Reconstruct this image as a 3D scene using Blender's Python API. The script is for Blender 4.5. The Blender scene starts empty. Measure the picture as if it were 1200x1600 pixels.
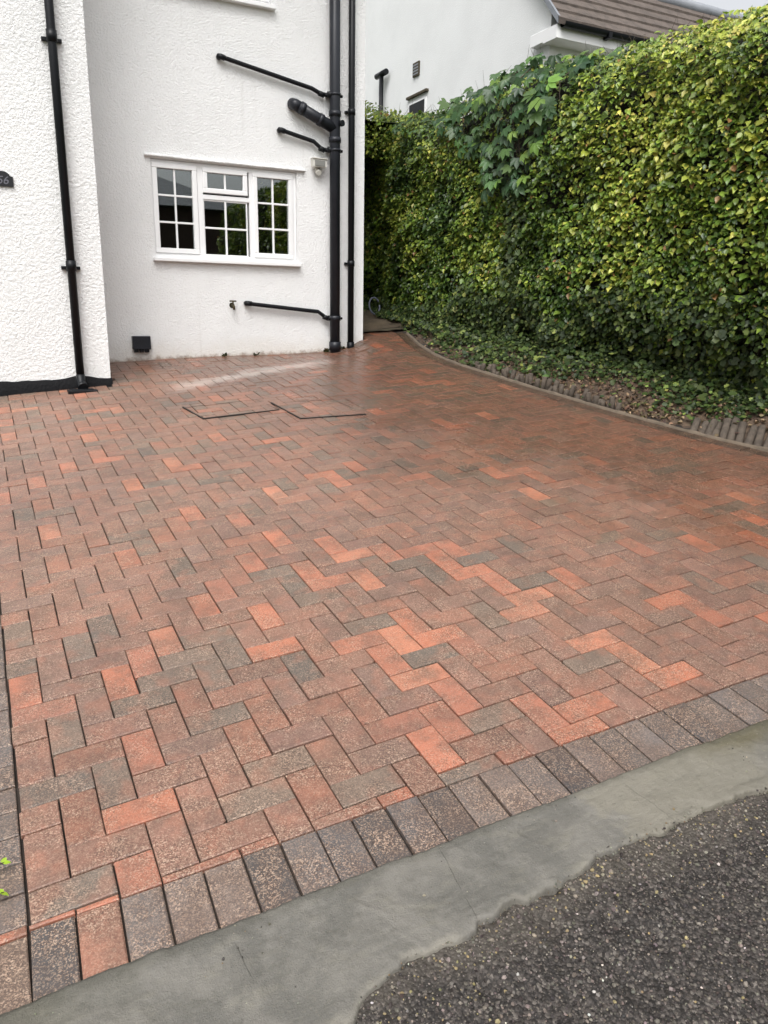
import bpy, math, random
import numpy as np
from mathutils import Matrix, Vector

rng = np.random.default_rng(7)
random.seed(7)
rad = math.radians
scene = bpy.context.scene
COL = scene.collection

# ------------------------------------------------------------------ camera
CAM = np.array([-1.24134371, -2.07048785, 1.24958689])
W = np.array([[0.8919685901284764, -0.10162865824786832, 0.4405265599790278],
              [-0.45181022502336404, -0.23510503402576793, 0.8605772153270616],
              [0.016110704160747707, -0.9666422496448625, -0.25562317268386364]])
F = 1190.0                                   # focal length in pixels of the 1200x1600 photograph
cd = bpy.data.cameras.new('camera')
cam = bpy.data.objects.new('camera', cd)
COL.objects.link(cam)
m = Matrix.Identity(4)
for i in range(3):
    m[i][0] = W[i, 0]; m[i][1] = -W[i, 1]; m[i][2] = -W[i, 2]; m[i][3] = CAM[i]
cam.matrix_world = m
cd.sensor_fit = 'VERTICAL'; cd.sensor_height = 36.0; cd.sensor_width = 27.0
cd.lens = F / 1600 * 36
cd.clip_start = 0.02; cd.clip_end = 2000
scene.camera = cam

# ------------------------------------------------------------------ overcast daylight
SUN_EL, SUN_AZ = 58.0, 215.0                 # azimuth clockwise from +Y
world = bpy.data.worlds.new('World'); scene.world = world; world.use_nodes = True
wn = world.node_tree.nodes; wl = world.node_tree.links
wn.clear()
sky = wn.new('ShaderNodeTexSky'); sky.sky_type = 'NISHITA'; sky.sun_disc = False
sky.sun_elevation = rad(SUN_EL); sky.sun_rotation = rad(SUN_AZ)
sky.air_density = 1.0; sky.dust_density = 6.0; sky.ozone_density = 1.0
hs = wn.new('ShaderNodeHueSaturation'); hs.inputs['Saturation'].default_value = 0.15
bg = wn.new('ShaderNodeBackground'); bg.inputs['Strength'].default_value = 0.15
wo = wn.new('ShaderNodeOutputWorld')
wl.new(sky.outputs[0], hs.inputs['Color']); wl.new(hs.outputs[0], bg.inputs['Color']); wl.new(bg.outputs[0], wo.inputs[0])
sd = bpy.data.lights.new('sun', 'SUN'); sd.energy = 0.6; sd.angle = rad(35); sd.color = (1.0, 0.99, 0.98)
sun = bpy.data.objects.new('sun', sd); COL.objects.link(sun)
sv = Vector((math.sin(rad(SUN_AZ)) * math.cos(rad(SUN_EL)), math.cos(rad(SUN_AZ)) * math.cos(rad(SUN_EL)), math.sin(rad(SUN_EL))))
sun.rotation_euler = sv.to_track_quat('Z', 'Y').to_euler()
sun.location = (-4, -6, 12)
vs = scene.view_settings
vs.view_transform = 'Standard'; vs.look = 'None'; vs.gamma = 1.0; vs.use_curve_mapping = False
vs.exposure = 0.82

# ------------------------------------------------------------------ from photo pixels to places
def ray(x, y): return W @ np.array([(x - 600) / F, (y - 800) / F, 1.0])
def at_y(x, y, Y):
    d = ray(x, y); return CAM + d * ((Y - CAM[1]) / d[1])
def at_x(x, y, X):
    d = ray(x, y); return CAM + d * ((X - CAM[0]) / d[0])
def pix(P):
    c = (np.atleast_2d(P) - CAM) @ W
    return np.c_[600 + F * c[:, 0] / c[:, 2], 800 + F * c[:, 1] / c[:, 2]], c[:, 2]
SX, SY = 0.0783028, 0.1140699
UD = np.array([0.996948361, 0.0, 0.0780638]) * 0.1       # one brick width along the house
VD = np.array([-0.00882071, 0.99359572, 0.11264871]) * 0.1
def sstep(a, b, t):
    t = np.clip((np.asarray(t, float) - a) / (b - a), 0, 1); return t * t * (3 - 2 * t)
WALL_Y, WING_Y = 6.02, 5.15
def G(x, y):
    """ground height: the drive climbs to the house and to the right"""
    x = np.asarray(x, float); y = np.asarray(y, float)
    xc = np.clip(x, -9, 9)
    yc = np.clip(y, -1.6, 9.0)
    z = SX * xc + SY * yc + np.clip(y + 1.6, -6, 0) * 0.03
    dv = np.interp(x, [-0.6, -.184, .367, .933, 1.535, 2.061, 2.24, 2.438, 2.591, 3.0], [.03, .038, .019, 0, -.04, -.058, -.06, -.02, .045, .03])
    return z + dv * sstep(4.7, 6.0, y) * (1 - sstep(6.1, 7.2, y))
def gnd(x, y):
    d = ray(x, y); k = 1.0
    for _ in range(40):
        P = CAM + d * k
        k += (P[2] - G(P[0], P[1])) / (-(d[2] - SX * d[0] - SY * d[1]))
    return CAM + d * k

# ------------------------------------------------------------------ value noise for geometry
_perm = rng.random((64, 64, 64))
def vnoise(p, s=1.0, off=0.0):
    p = np.asarray(p, float) * s + off + 1000.0
    i = np.floor(p).astype(int); f = p - i; f = f * f * (3 - 2 * f); i %= 64; j = (i + 1) % 64
    def g(a, b, c): return _perm[a, b, c]
    x0, y0, z0 = i[..., 0], i[..., 1], i[..., 2]; x1, y1, z1 = j[..., 0], j[..., 1], j[..., 2]
    fx, fy, fz = f[..., 0], f[..., 1], f[..., 2]
    a = g(x0, y0, z0) * (1 - fx) + g(x1, y0, z0) * fx; b = g(x0, y1, z0) * (1 - fx) + g(x1, y1, z0) * fx
    c = g(x0, y0, z1) * (1 - fx) + g(x1, y0, z1) * fx; d = g(x0, y1, z1) * (1 - fx) + g(x1, y1, z1) * fx
    return (a * (1 - fy) + b * fy) * (1 - fz) + (c * (1 - fy) + d * fy) * fz      # 0..1
def vn2(x, y, s, off=0.0): return vnoise(np.stack([x, y, np.zeros_like(x)], -1), s, off)

# ------------------------------------------------------------------ materials
def srgb(r, g, b):
    f = lambda c: (c / 255 / 12.92) if c / 255 <= 0.04045 else ((c / 255 + 0.055) / 1.055) ** 2.4
    return (f(r), f(g), f(b), 1.0)
class M:
    def __init__(s, name):
        s.m = bpy.data.materials.new(name); s.m.use_nodes = True
        s.t = s.m.node_tree; s.t.nodes.clear()
        s.out = s.t.nodes.new('ShaderNodeOutputMaterial')
        s.b = s.t.nodes.new('ShaderNodeBsdfPrincipled'); s.t.links.new(s.b.outputs[0], s.out.inputs[0])
    def n(s, typ, **kw):
        nd = s.t.nodes.new('ShaderNode' + typ)
        for k, v in kw.items(): setattr(nd, k, v)
        return nd
    def l(s, a, b): s.t.links.new(a, b)
    def setv(s, sock, v):
        if hasattr(v, 'is_linked') or isinstance(v, bpy.types.NodeSocket): s.l(v, sock)
        else: sock.default_value = v
    def p(s, **kw):
        for k, v in kw.items(): s.setv(s.b.inputs[k.replace('_', ' ')], v)
        return s
    def pos(s):
        if not hasattr(s, '_pos'): s._pos = s.n('NewGeometry').outputs['Position']
        return s._pos
    def noise(s, scale, detail=3, rough=0.55, vec=None, dist=0.0):
        nd = s.n('TexNoise'); nd.inputs['Scale'].default_value = scale; nd.inputs['Detail'].default_value = detail
        nd.inputs['Roughness'].default_value = rough; nd.inputs['Distortion'].default_value = dist
        s.l(vec if vec is not None else s.pos(), nd.inputs['Vector']); return nd.outputs['Fac']
    def voro(s, scale, feature='F1', out='Distance', vec=None, rnd=1.0):
        nd = s.n('TexVoronoi'); nd.feature = feature; nd.inputs['Scale'].default_value = scale
        nd.inputs['Randomness'].default_value = rnd
        s.l(vec if vec is not None else s.pos(), nd.inputs['Vector']); return nd.outputs[out]
    def ramp(s, fac, stops):
        nd = s.n('ValToRGB'); e = nd.color_ramp.elements
        while len(e) < len(stops): e.new(0.5)
        for el, (p_, c) in zip(e, stops):
            el.position = p_; el.color = c if len(c) == 4 else (*c, 1)
        s.l(fac, nd.inputs[0]); return nd.outputs[0]
    def step(s, fac, a, b):
        nd = s.n('MapRange', interpolation_type='SMOOTHSTEP')
        s.l(fac, nd.inputs[0]); nd.inputs[1].default_value = a; nd.inputs[2].default_value = b; return nd.outputs[0]
    def math(s, op, a, b=0.0, c=None):
        nd = s.n('Math', operation=op); s.setv(nd.inputs[0], a); s.setv(nd.inputs[1], b)
        if c is not None: s.setv(nd.inputs[2], c)
        return nd.outputs[0]
    def mix(s, fac, a, b, mode='MIX'):
        nd = s.n('Mix', data_type='RGBA', blend_type=mode)
        s.setv(nd.inputs[0], fac); s.setv(nd.inputs[6], a); s.setv(nd.inputs[7], b); return nd.outputs[2]
    def vmath(s, op, a, b):
        nd = s.n('VectorMath', operation=op); s.setv(nd.inputs[0], a); s.setv(nd.inputs[1], b); return nd.outputs[0]
    def attr(s, name):
        nd = s.n('Attribute', attribute_name=name); return nd
    def bump(s, h, dist=0.002, strength=1.0, prev=None):
        nd = s.n('Bump'); nd.inputs['Distance'].default_value = dist; nd.inputs['Strength'].default_value = strength
        s.l(h, nd.inputs['Height'])
        if prev is not None: s.l(prev, nd.inputs['Normal'])
        return nd.outputs[0]
    def xyz(s, v=None):
        nd = s.n('SeparateXYZ'); s.l(v if v is not None else s.pos(), nd.inputs[0]); return nd.outputs

def plain(name, col, rough=0.5, bump=0.0, bscale=60, metallic=0.0, var=0.0, vscale=4, spec=.5):
    k = M(name)
    c = col
    if var > 0:
        c = k.mix(k.step(k.noise(vscale, 4), .35, .7), col, tuple(v * (1 - var) for v in col[:3]) + (1,))
    k.p(Base_Color=c, Roughness=rough, Metallic=metallic)
    k.b.inputs['Specular IOR Level'].default_value = spec
    if bump > 0: k.p(Normal=k.bump(k.noise(bscale, 3), bump))
    return k.m

MT = {}
def mat_brick():
    k = M('paving_brick'); a = k.attr('tint'); col = a.outputs['Color']; rnd = a.outputs['Alpha']
    off = k.n('CombineXYZ'); k.l(k.math('MULTIPLY', rnd, 37.0), off.inputs[0]); k.l(k.math('MULTIPLY', rnd, 91.0), off.inputs[1])
    v = k.vmath('ADD', k.pos(), off.outputs[0])
    # brindle: smoky patches inside each brick
    smoke = k.step(k.noise(8, 4, .65, vec=v), .40, .64)
    field = k.step(rnd, .45, .55)
    c = k.mix(k.math('MULTIPLY', smoke, .75), col, k.mix(.75, col, srgb(106, 90, 82)))
    c = k.mix(k.math('MULTIPLY', k.step(k.noise(11, 2, vec=v), .48, .68), k.math('MULTIPLY', field, .34)), c, srgb(184, 124, 103))
    # aggregate
    cell = k.voro(340, out='Color'); cs = k.n('SeparateColor'); k.l(cell, cs.inputs[0])
    cell2 = k.voro(260, out='Color'); cs2 = k.n('SeparateColor'); k.l(cell2, cs2.inputs[0])
    worn = k.math('ADD', .35, k.math('MULTIPLY', k.step(k.noise(9, 3, vec=v), .35, .65), .65))      # how far the face has worn to aggregate
    c = k.mix(k.math('MULTIPLY', k.math('SUBTRACT', k.noise(60, 3), .35), .5), c, k.mix(1.0, c, (.62, .6, .6, 1), 'MULTIPLY'))
    c = k.mix(k.math('MULTIPLY', worn, k.math('MULTIPLY', k.step(cs.outputs[0], .5, .9), .62)), c, srgb(210, 184, 164))
    c = k.mix(k.math('MULTIPLY', worn, k.math('MULTIPLY', k.step(cs.outputs[1], .5, .9), .62)), c, srgb(74, 58, 52))
    c = k.mix(k.math('MULTIPLY', worn, k.math('MULTIPLY', k.step(cs2.outputs[0], .86, .95), .5)), c, srgb(220, 200, 182))
    c = k.mix(k.math('MULTIPLY', worn, k.math('MULTIPLY', k.step(cs2.outputs[2], .84, .95), .45)), c, srgb(62, 50, 46))
    c = k.mix(1.0, c, (.735, .68, .625, 1), 'MULTIPLY')
    c = k.mix(k.step(k.noise(1.1, 4), .35, .75), c, k.mix(1.0, c, (.84, .84, .86, 1), 'MULTIPLY'))
    x, y, z = k.xyz()
    # standing damp by the planted side
    wet = k.math('ADD', k.math('MULTIPLY', x, .42), k.math('MULTIPLY', y, .14))
    wet = k.math('ADD', wet, k.math('MULTIPLY', k.noise(1.6, 4), 1.3))
    wetm = k.step(wet, 1.05, 1.95)
    c = k.mix(k.math('MULTIPLY', wetm, .8), c, k.mix(1.0, c, (.60, .52, .46, 1), 'MULTIPLY'))
    # dried silt trail leading to the gully
    t = k.math('SUBTRACT', y, k.math('ADD', 4.73, k.math('MULTIPLY', x, .335)))
    t = k.math('ADD', t, k.math('MULTIPLY', k.math('SUBTRACT', k.noise(6, 5, .7), .5), .5))
    tr = k.math('MULTIPLY', k.step(k.math('ABSOLUTE', t), .22, .0), k.math('MULTIPLY', k.step(x, .05, .35), k.step(x, 2.1, 1.6)))
    c = k.mix(k.math('MULTIPLY', tr, .36), c, srgb(205, 196, 188))
    rough = k.math('SUBTRACT', .46, k.math('MULTIPLY', wetm, .26))
    rough = k.math('ADD', rough, k.math('MULTIPLY', k.math('SUBTRACT', k.noise(30, 2), .5), .16))
    h = k.math('ADD', k.math('MULTIPLY', k.noise(420, 2), .6), k.math('MULTIPLY', cs.outputs[2], .4))
    k.p(Base_Color=c, Roughness=rough, Normal=k.bump(h, .0016, .8))
    k.b.inputs['Specular IOR Level'].default_value = .38
    return k.m
def mat_render(name, scale, dist, base, foot=.715):
    k = M(name)
    n1 = k.noise(scale, 4, .62, dist=.35); n2 = k.noise(scale * 2.7, 3, .7)
    vor = k.voro(scale * .9, 'SMOOTH_F1')
    h = k.math('ADD', k.math('MULTIPLY', n1, .9), k.math('ADD', k.math('MULTIPLY', n2, .5), k.math('MULTIPLY', vor, .35)))
    c = k.mix(k.step(k.noise(1.3, 5), .35, .75), base, tuple(v * .95 for v in base[:3]) + (1,))
    c = k.mix(k.math('MULTIPLY', k.step(n1, .40, .25), .12), c, srgb(190, 188, 182))
    mp = k.n('Mapping'); k.l(k.pos(), mp.inputs[0]); mp.inputs['Scale'].default_value = (14, 14, .55)
    c = k.mix(k.math('MULTIPLY', k.math('MULTIPLY', k.step(k.noise(1.0, 5, .6, vec=mp.outputs[0]), .55, .78), k.step(k.noise(.9, 3), .4, .65)), .22), c, srgb(176, 174, 164))
    c = k.mix(k.math('MULTIPLY', k.step(k.noise(24, 4, .75), .66, .78), .14), c, srgb(168, 164, 152))
    x, y, z = k.xyz()
    hz = k.math('SUBTRACT', z, k.math('ADD', k.math('MULTIPLY', x, .036), foot))      # height above the paving
    sp = k.math('ADD', hz, k.math('MULTIPLY', k.math('SUBTRACT', k.noise(5, 5, .7), .5), .28))
    c = k.mix(k.math('MULTIPLY', k.step(sp, .24, -.02), .30), c, srgb(196, 182, 158))
    sp2 = k.math('ADD', hz, k.math('MULTIPLY', k.math('SUBTRACT', k.noise(16, 4, .7), .5), .14))
    c = k.mix(k.math('MULTIPLY', k.step(sp2, .045, -.01), .7), c, srgb(126, 98, 74))
    k.p(Base_Color=c, Roughness=.85, Normal=k.bump(h, dist, 1.0))
    k.b.inputs['Specular IOR Level'].default_value = .25
    return k.m
def mat_concrete():
    k = M('troweled_concrete')
    c = k.mix(k.step(k.noise(4.5, 6, .7, dist=.8), .38, .62), srgb(108, 105, 99), srgb(90, 88, 83))
    x, y, z = k.xyz()
    # newer pale patch and the damp olive end
    pn = k.math('ADD', x, k.math('MULTIPLY', k.math('SUBTRACT', k.noise(6, 4, .6), .5), .5))
    pale = k.math('MULTIPLY', k.step(pn, .15, .2), k.step(pn, .78, .6))
    yy = k.math('ADD', k.math('ADD', y, k.math('MULTIPLY', x, 0.0)), k.math('MULTIPLY', k.math('SUBTRACT', k.noise(9, 4), .5), .12))
    c = k.mix(k.math('MULTIPLY', pale, .55), c, srgb(120, 115, 102))
    olive = k.math('MULTIPLY', k.step(pn, .35, .7), k.step(yy, -.76, -.70))
    c = k.mix(k.math('MULTIPLY', olive, .75), c, srgb(80, 74, 52))
    dk = k.math('MULTIPLY', k.step(k.math('ADD', x, k.math('MULTIPLY', k.noise(7, 4), .5)), -.78, -1.15), .6)
    c = k.mix(dk, c, srgb(72, 70, 58))
    # trowel drag marks
    mp = k.n('Mapping'); k.l(k.pos(), mp.inputs[0]); mp.inputs['Rotation'].default_value = (0, 0, rad(28)); mp.inputs['Scale'].default_value = (4, 11, 4)
    drag = k.noise(2.2, 5, .65, vec=mp.outputs[0])
    c = k.mix(k.math('MULTIPLY', k.step(drag, .5, .74), .35), c, srgb(122, 118, 105))
    c = k.mix(k.math('MULTIPLY', k.step(drag, .46, .26), .35), c, srgb(74, 73, 66))
    c = k.mix(k.math('MULTIPLY', k.step(k.noise(150, 3, .7), .5, .8), .4), c, srgb(122, 117, 104))
    c = k.mix(k.math('MULTIPLY', k.step(k.noise(48, 4, .7), .58, .74), .35), c, srgb(56, 55, 48))
    tw = k.n('SeparateColor'); k.l(k.attr('tint').outputs['Color'], tw.inputs[0]); T_ = k.math('ADD', tw.outputs[0], k.math('MULTIPLY', k.math('SUBTRACT', k.noise(26, 4, .7), .5), .14))
    c = k.mix(k.math('MULTIPLY', k.math('MULTIPLY', k.step(T_, .90, .97), k.step(k.noise(7, 3), .4, .65)), .42), c, srgb(138, 133, 121))
    c = k.mix(k.math('MULTIPLY', k.step(T_, .14, .02), .45), c, srgb(66, 64, 56))
    # shrinkage joints and hair cracks
    cr = None
    for x0, kx in ((-.885, -.10), (-.335, .12), (.24, -.2)):
        w_ = k.math('MULTIPLY', k.math('SUBTRACT', k.noise(22, 3), .5), .004)
        d = k.math('ABSOLUTE', k.math('ADD', k.math('SUBTRACT', k.math('SUBTRACT', x, x0), k.math('MULTIPLY', k.math('ADD', y, .64), kx)), w_))
        q = k.step(d, .0024, .0006); cr = q if cr is None else k.math('MAXIMUM', cr, q)
    crm = k.math('MULTIPLY', cr, k.step(k.noise(9, 2), .38, .55))
    c = k.mix(k.math('MULTIPLY', crm, .2), c, srgb(58, 57, 51))
    k.p(Base_Color=c, Roughness=k.math('ADD', .42, k.math('MULTIPLY', k.noise(14, 3), .3)))
    h = k.math('SUBTRACT', k.math('ADD', k.math('MULTIPLY', drag, 1.4), k.math('ADD', k.math('MULTIPLY', k.noise(230, 3, .7), .7), k.math('MULTIPLY', k.noise(45, 4, .7), .6))), k.math('MULTIPLY', crm, .35))
    k.p(Normal=k.bump(h, .0035, 1.0))
    k.b.inputs['Specular IOR Level'].default_value = .3
    return k.m
def mat_asphalt():
    k = M('worn_asphalt')
    cs = k.n('SeparateColor'); k.l(k.voro(120, out='Color'), cs.inputs[0])
    cs2 = k.n('SeparateColor'); k.l(k.voro(310, out='Color'), cs2.inputs[0])
    d1 = k.voro(120)
    c = k.mix(k.noise(3, 4), srgb(34, 31, 29), srgb(50, 46, 43))
    c = k.mix(k.math('MULTIPLY', k.step(cs.outputs[0], .45, .8), .6), c, srgb(82, 76, 72))
    c = k.mix(k.math('MULTIPLY', k.step(cs.outputs[1], .86, .95), .5), c, srgb(120, 113, 106))
    c = k.mix(k.math('MULTIPLY', k.step(cs2.outputs[1], .9, .97), .5), c, srgb(124, 116, 106))
    c = k.mix(k.math('MULTIPLY', k.step(cs2.outputs[0], .6, .95), .5), c, srgb(26, 24, 24))
    c = k.mix(k.math('MULTIPLY', k.step(d1, .45, .8), .5), c, srgb(18, 17, 17))
    x, y, z = k.xyz()
    e = k.math('ADD', y, k.math('MULTIPLY', k.math('SUBTRACT', k.noise(12, 4), .5), .16))
    c = k.mix(k.math('MULTIPLY', k.step(e, -1.0, -.88), .45), c, srgb(84, 78, 70))
    pit = k.step(k.noise(10, 3, .6), .62, .75)
    c = k.mix(k.math('MULTIPLY', pit, .5), c, srgb(24, 22, 22))
    h = k.math('SUBTRACT', k.math('MULTIPLY', k.noise(240, 2), .5), d1)
    k.p(Base_Color=c, Roughness=.7, Normal=k.bump(h, .004, .9))
    k.b.inputs['Specular IOR Level'].default_value = .3
    return k.m
def mat_leaf(name, rough=.38, trans=.35, spec=.42):
    k = M(name); a = k.attr('tint')
    c = k.mix(k.math('MULTIPLY', k.noise(60, 2), .25), a.outputs['Color'], k.mix(1.0, a.outputs['Color'], (.6, .6, .5, 1), 'MULTIPLY'))
    k.p(Base_Color=c, Roughness=rough)
    k.b.inputs['Specular IOR Level'].default_value = spec
    tr = k.n('BsdfTranslucent'); k.l(k.mix(1.0, c, (.95, 1.1, .55, 1), 'MULTIPLY'), tr.inputs[0])
    ms = k.n('MixShader'); ms.inputs[0].default_value = trans
    k.l(k.b.outputs[0], ms.inputs[1]); k.l(tr.outputs[0], ms.inputs[2]); k.l(ms.outputs[0], k.out.inputs[0])
    return k.m
def mat_glass():
    k = M('window_glass'); k.t.nodes.remove(k.b)
    fr = k.n('Fresnel'); fr.inputs[0].default_value = 1.52
    g = k.n('BsdfGlossy'); g.inputs['Roughness'].default_value = .012; g.inputs[0].default_value = (.93, .96, .96, 1)
    t = k.n('BsdfTransparent'); t.inputs[0].default_value = (.82, .86, .85, 1)
    ms = k.n('MixShader'); k.l(k.math('MINIMUM', k.math('MULTIPLY', fr.outputs[0], 3.4), 1.0), ms.inputs[0])
    k.l(t.outputs[0], ms.inputs[1]); k.l(g.outputs[0], ms.inputs[2]); k.l(ms.outputs[0], k.out.inputs[0])
    return k.m
def mat_soil():
    k = M('bank_soil')
    c = k.mix(k.step(k.noise(14, 5, .7), .35, .7), srgb(62, 50, 40), srgb(98, 80, 64))
    c = k.mix(k.math('MULTIPLY', k.step(k.noise(70, 3), .55, .75), .6), c, srgb(120, 100, 78))
    k.p(Base_Color=c, Roughness=.9, Normal=k.bump(k.noise(60, 5, .7), .012))
    return k.m
MT['brick'] = mat_brick()
MT['render_rough'] = mat_render('rough_white_render', 46, .0145, (.84, .84, .83, 1), .47)
MT['render_fine'] = mat_render('fine_white_render', 66, .011, (.84, .84, .835, 1))
MT['concrete'] = mat_concrete(); MT['asphalt'] = mat_asphalt()
MT['leaf'] = mat_leaf('hedge_leaf', .34, .22); MT['creeper'] = mat_leaf('creeper_leaf', .42, .22)
MT['ivy'] = mat_leaf('ivy_leaf', .45, .15, .25); MT['dead'] = mat_leaf('dry_leaf', .7, .1)
MT['chip'] = mat_leaf('chipping_stone', .6, 0.0); MT['glass'] = mat_glass(); MT['soil'] = mat_soil()
MT['upvc'] = plain('white_upvc', (.80, .80, .80, 1), .28)
MT['black'] = plain('black_plastic', (.008, .009, .011, 1), .38, .0006, 30, var=.3, vscale=6, spec=.22)
MT['greyblack'] = plain('dark_grey_plastic', (.020, .022, .028, 1), .38, .0005, 30, var=.3, vscale=5, spec=.28)
MT['plinth'] = plain('black_bitumen_paint', (.006, .006, .007, 1), .6, .006, 45, spec=.12)
MT['joint'] = plain('dark_joint_sand', srgb(50, 42, 36), .95, .004, 200, var=.6, vscale=9)
MT['mortar'] = plain('pale_mortar', srgb(104, 92, 78), .9, .006, 80, var=.3, vscale=14)
MT['dirt'] = plain('trodden_earth', srgb(86, 74, 58), .9, .01, 40, var=.4, vscale=6)
MT['slab'] = plain('mossy_concrete', srgb(76, 68, 52), .85, .006, 60, var=.35, vscale=10)
MT['log'] = plain('weathered_log', srgb(88, 78, 68), .85, .006, 90, var=.4, vscale=20)
MT['stem'] = plain('hedge_stem', srgb(64, 54, 42), .85, .008, 60, var=.4, vscale=12)
MT['innerdark'] = plain('painted_hedge_shade', srgb(34, 34, 22), .95, .02, 30, var=.5, vscale=9)  # near-black colour standing in for shade deep inside the hedge
MT['tile'] = plain('brown_roof_tile', srgb(92, 82, 75), .8, .01, 30, var=.35, vscale=7)
MT['lead'] = plain('grey_lead', srgb(128, 132, 138), .6, .004, 20, var=.2)
MT['nwall'] = plain('neighbour_render', (.78, .79, .79, 1), .85, .006, 50, var=.06, vscale=1.2)
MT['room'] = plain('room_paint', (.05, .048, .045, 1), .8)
MT['steel'] = plain('galvanised_steel', srgb(44, 42, 41), .5, .001, 60, metallic=.5, var=.4, vscale=25)
MT['lens'] = plain('lamp_lens', srgb(120, 120, 116), .2)
MT['lamp_grey'] = plain('weathered_lamp_body', srgb(206, 204, 196), .5, var=.2, vscale=20)
MT['brass'] = plain('old_brass', srgb(70, 62, 44), .45, metallic=.7)
MT['plaque'] = plain('black_plaque', (.012, .012, .014, 1), .3)
MT['plaque_grey'] = plain('grey_lettering', srgb(104, 104, 112), .4)
MT['hose'] = plain('pale_hose', srgb(92, 96, 112), .5)
MT['grass'] = plain('rough_grass', srgb(70, 84, 44), .9, .03, 40, var=.4, vscale=3)
MT['redwall'] = plain('house_brick', srgb(74, 58, 50), .85, .004, 50, var=.3, vscale=6)
MT['slate'] = plain('grey_slate', srgb(112, 114, 118), .6, .01, 20, var=.3, vscale=5)

# ------------------------------------------------------------------ mesh helpers
class MB:
    def __init__(s): s.v = []; s.f = []; s.sm = []
    def add(s, verts, faces, smooth=False):
        o = len(s.v); s.v.extend([tuple(map(float, p)) for p in verts])
        s.f.extend([tuple(i + o for i in f) for f in faces]); s.sm.extend([smooth] * len(faces)); return s
    def box(s, x0, x1, y0, y1, z0, z1, bev=0.0):
        if bev <= 0:
            v = [(x, y, z) for z in (z0, z1) for y in (y0, y1) for x in (x0, x1)]
            return s.add(v, [(0, 2, 3, 1), (4, 5, 7, 6), (0, 1, 5, 4), (2, 6, 7, 3), (0, 4, 6, 2), (1, 3, 7, 5)])
        b = min(bev, (x1 - x0) / 2.2, (y1 - y0) / 2.2, (z1 - z0) / 2.2)
        import bmesh
        bm = bmesh.new(); bmesh.ops.create_cube(bm, size=1.0)
        for q in bm.verts: q.co = ((x0 + x1) / 2 + q.co.x * (x1 - x0), (y0 + y1) / 2 + q.co.y * (y1 - y0), (z0 + z1) / 2 + q.co.z * (z1 - z0))
        bmesh.ops.bevel(bm, geom=bm.edges[:], offset=b, segments=2, affect='EDGES', profile=.5)
        bm.verts.index_update()
        s.add([q.co for q in bm.verts], [[q.index for q in f.verts] for f in bm.faces], False); bm.free(); return s
    def tube(s, pts, r, n=14, caps=True):
        pts = [np.array(p, float) for p in pts]; rs = r if hasattr(r, '__len__') else [r] * len(pts)
        rings = []; ref = None
        for i, p in enumerate(pts):
            d = pts[min(i + 1, len(pts) - 1)] - pts[max(i - 1, 0)]; d /= np.linalg.norm(d)
            if ref is None:
                ref = np.cross(d, [0, 0, 1]);
                if np.linalg.norm(ref) < 1e-3: ref = np.array([1., 0, 0])
            a = ref - d * (ref @ d); a /= np.linalg.norm(a); ref = a; b = np.cross(d, a)
            rings.append([p + rs[i] * (a * math.cos(t) + b * math.sin(t)) for t in np.arange(n) * 2 * math.pi / n])
        v = [q for rg in rings for q in rg]; f = []
        for i in range(len(pts) - 1):
            for j in range(n): f.append((i * n + j, i * n + (j + 1) % n, (i + 1) * n + (j + 1) % n, (i + 1) * n + j))
        o = len(s.v); s.add(v, f, True)
        if caps:
            s.f.append(tuple(o + j for j in reversed(range(n)))); s.sm.append(False)
            s.f.append(tuple(o + (len(pts) - 1) * n + j for j in range(n))); s.sm.append(False)
        return s
    def cyl(s, a, b, r, n=16): return s.tube([a, b], r, n)
    def grid(s, X, Y, Z, smooth=True):
        h, w = X.shape; v = np.stack([X, Y, Z], -1).reshape(-1, 3)
        f = [(r * w + c, r * w + c + 1, (r + 1) * w + c + 1, (r + 1) * w + c) for r in range(h - 1) for c in range(w - 1)]
        return s.add(v, f, smooth)
    def prism(s, poly, y0, y1):
        """polygon in x-z, extruded along y"""
        n = len(poly); v = [(x, y0, z) for x, z in poly] + [(x, y1, z) for x, z in poly]
        f = [tuple(range(n)), tuple(reversed(range(n, 2 * n)))] + [(i, i + n, (i + 1) % n + n, (i + 1) % n) for i in range(n)]
        return s.add(v, f)
    def build(s, name, mat, parent=None, label=None, cat=None, group=None, kind=None, origin=None, tint=None):
        V = np.array(s.v, float)
        if origin is None:
            lo, hi = V.min(0), V.max(0); origin = np.array([(lo[0] + hi[0]) / 2, (lo[1] + hi[1]) / 2, lo[2]])
        origin = np.asarray(origin, float)
        me = bpy.data.meshes.new(name); me.from_pydata((V - origin).tolist(), [], s.f)
        me.polygons.foreach_set('use_smooth', s.sm); me.materials.append(MT[mat])
        if tint is not None:
            at = me.color_attributes.new('tint', 'FLOAT_COLOR', 'POINT')
            at.data.foreach_set('color', np.broadcast_to(np.asarray(tint, float), (len(V), 4)).ravel())
        me.update()
        o = bpy.data.objects.new(name, me); COL.objects.link(o)
        place(o, origin, parent); tag(o, label, cat, group, kind); return o
WORLD = {}
def place(o, origin, parent):
    WORLD[o] = np.asarray(origin, float)
    if parent is not None:
        o.parent = parent; o.location = (WORLD[o] - WORLD[parent]).tolist()
    else: o.location = WORLD[o].tolist()
def tag(o, label=None, cat=None, group=None, kind=None):
    if label: o['label'] = label
    if cat: o['category'] = cat
    if group: o['group'] = group
    if kind: o['kind'] = kind
    return o
def empty(name, loc, label, cat, group=None):
    o = bpy.data.objects.new(name, None); COL.objects.link(o); o.empty_display_size = .1
    place(o, loc, None); return tag(o, label, cat, group)
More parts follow.
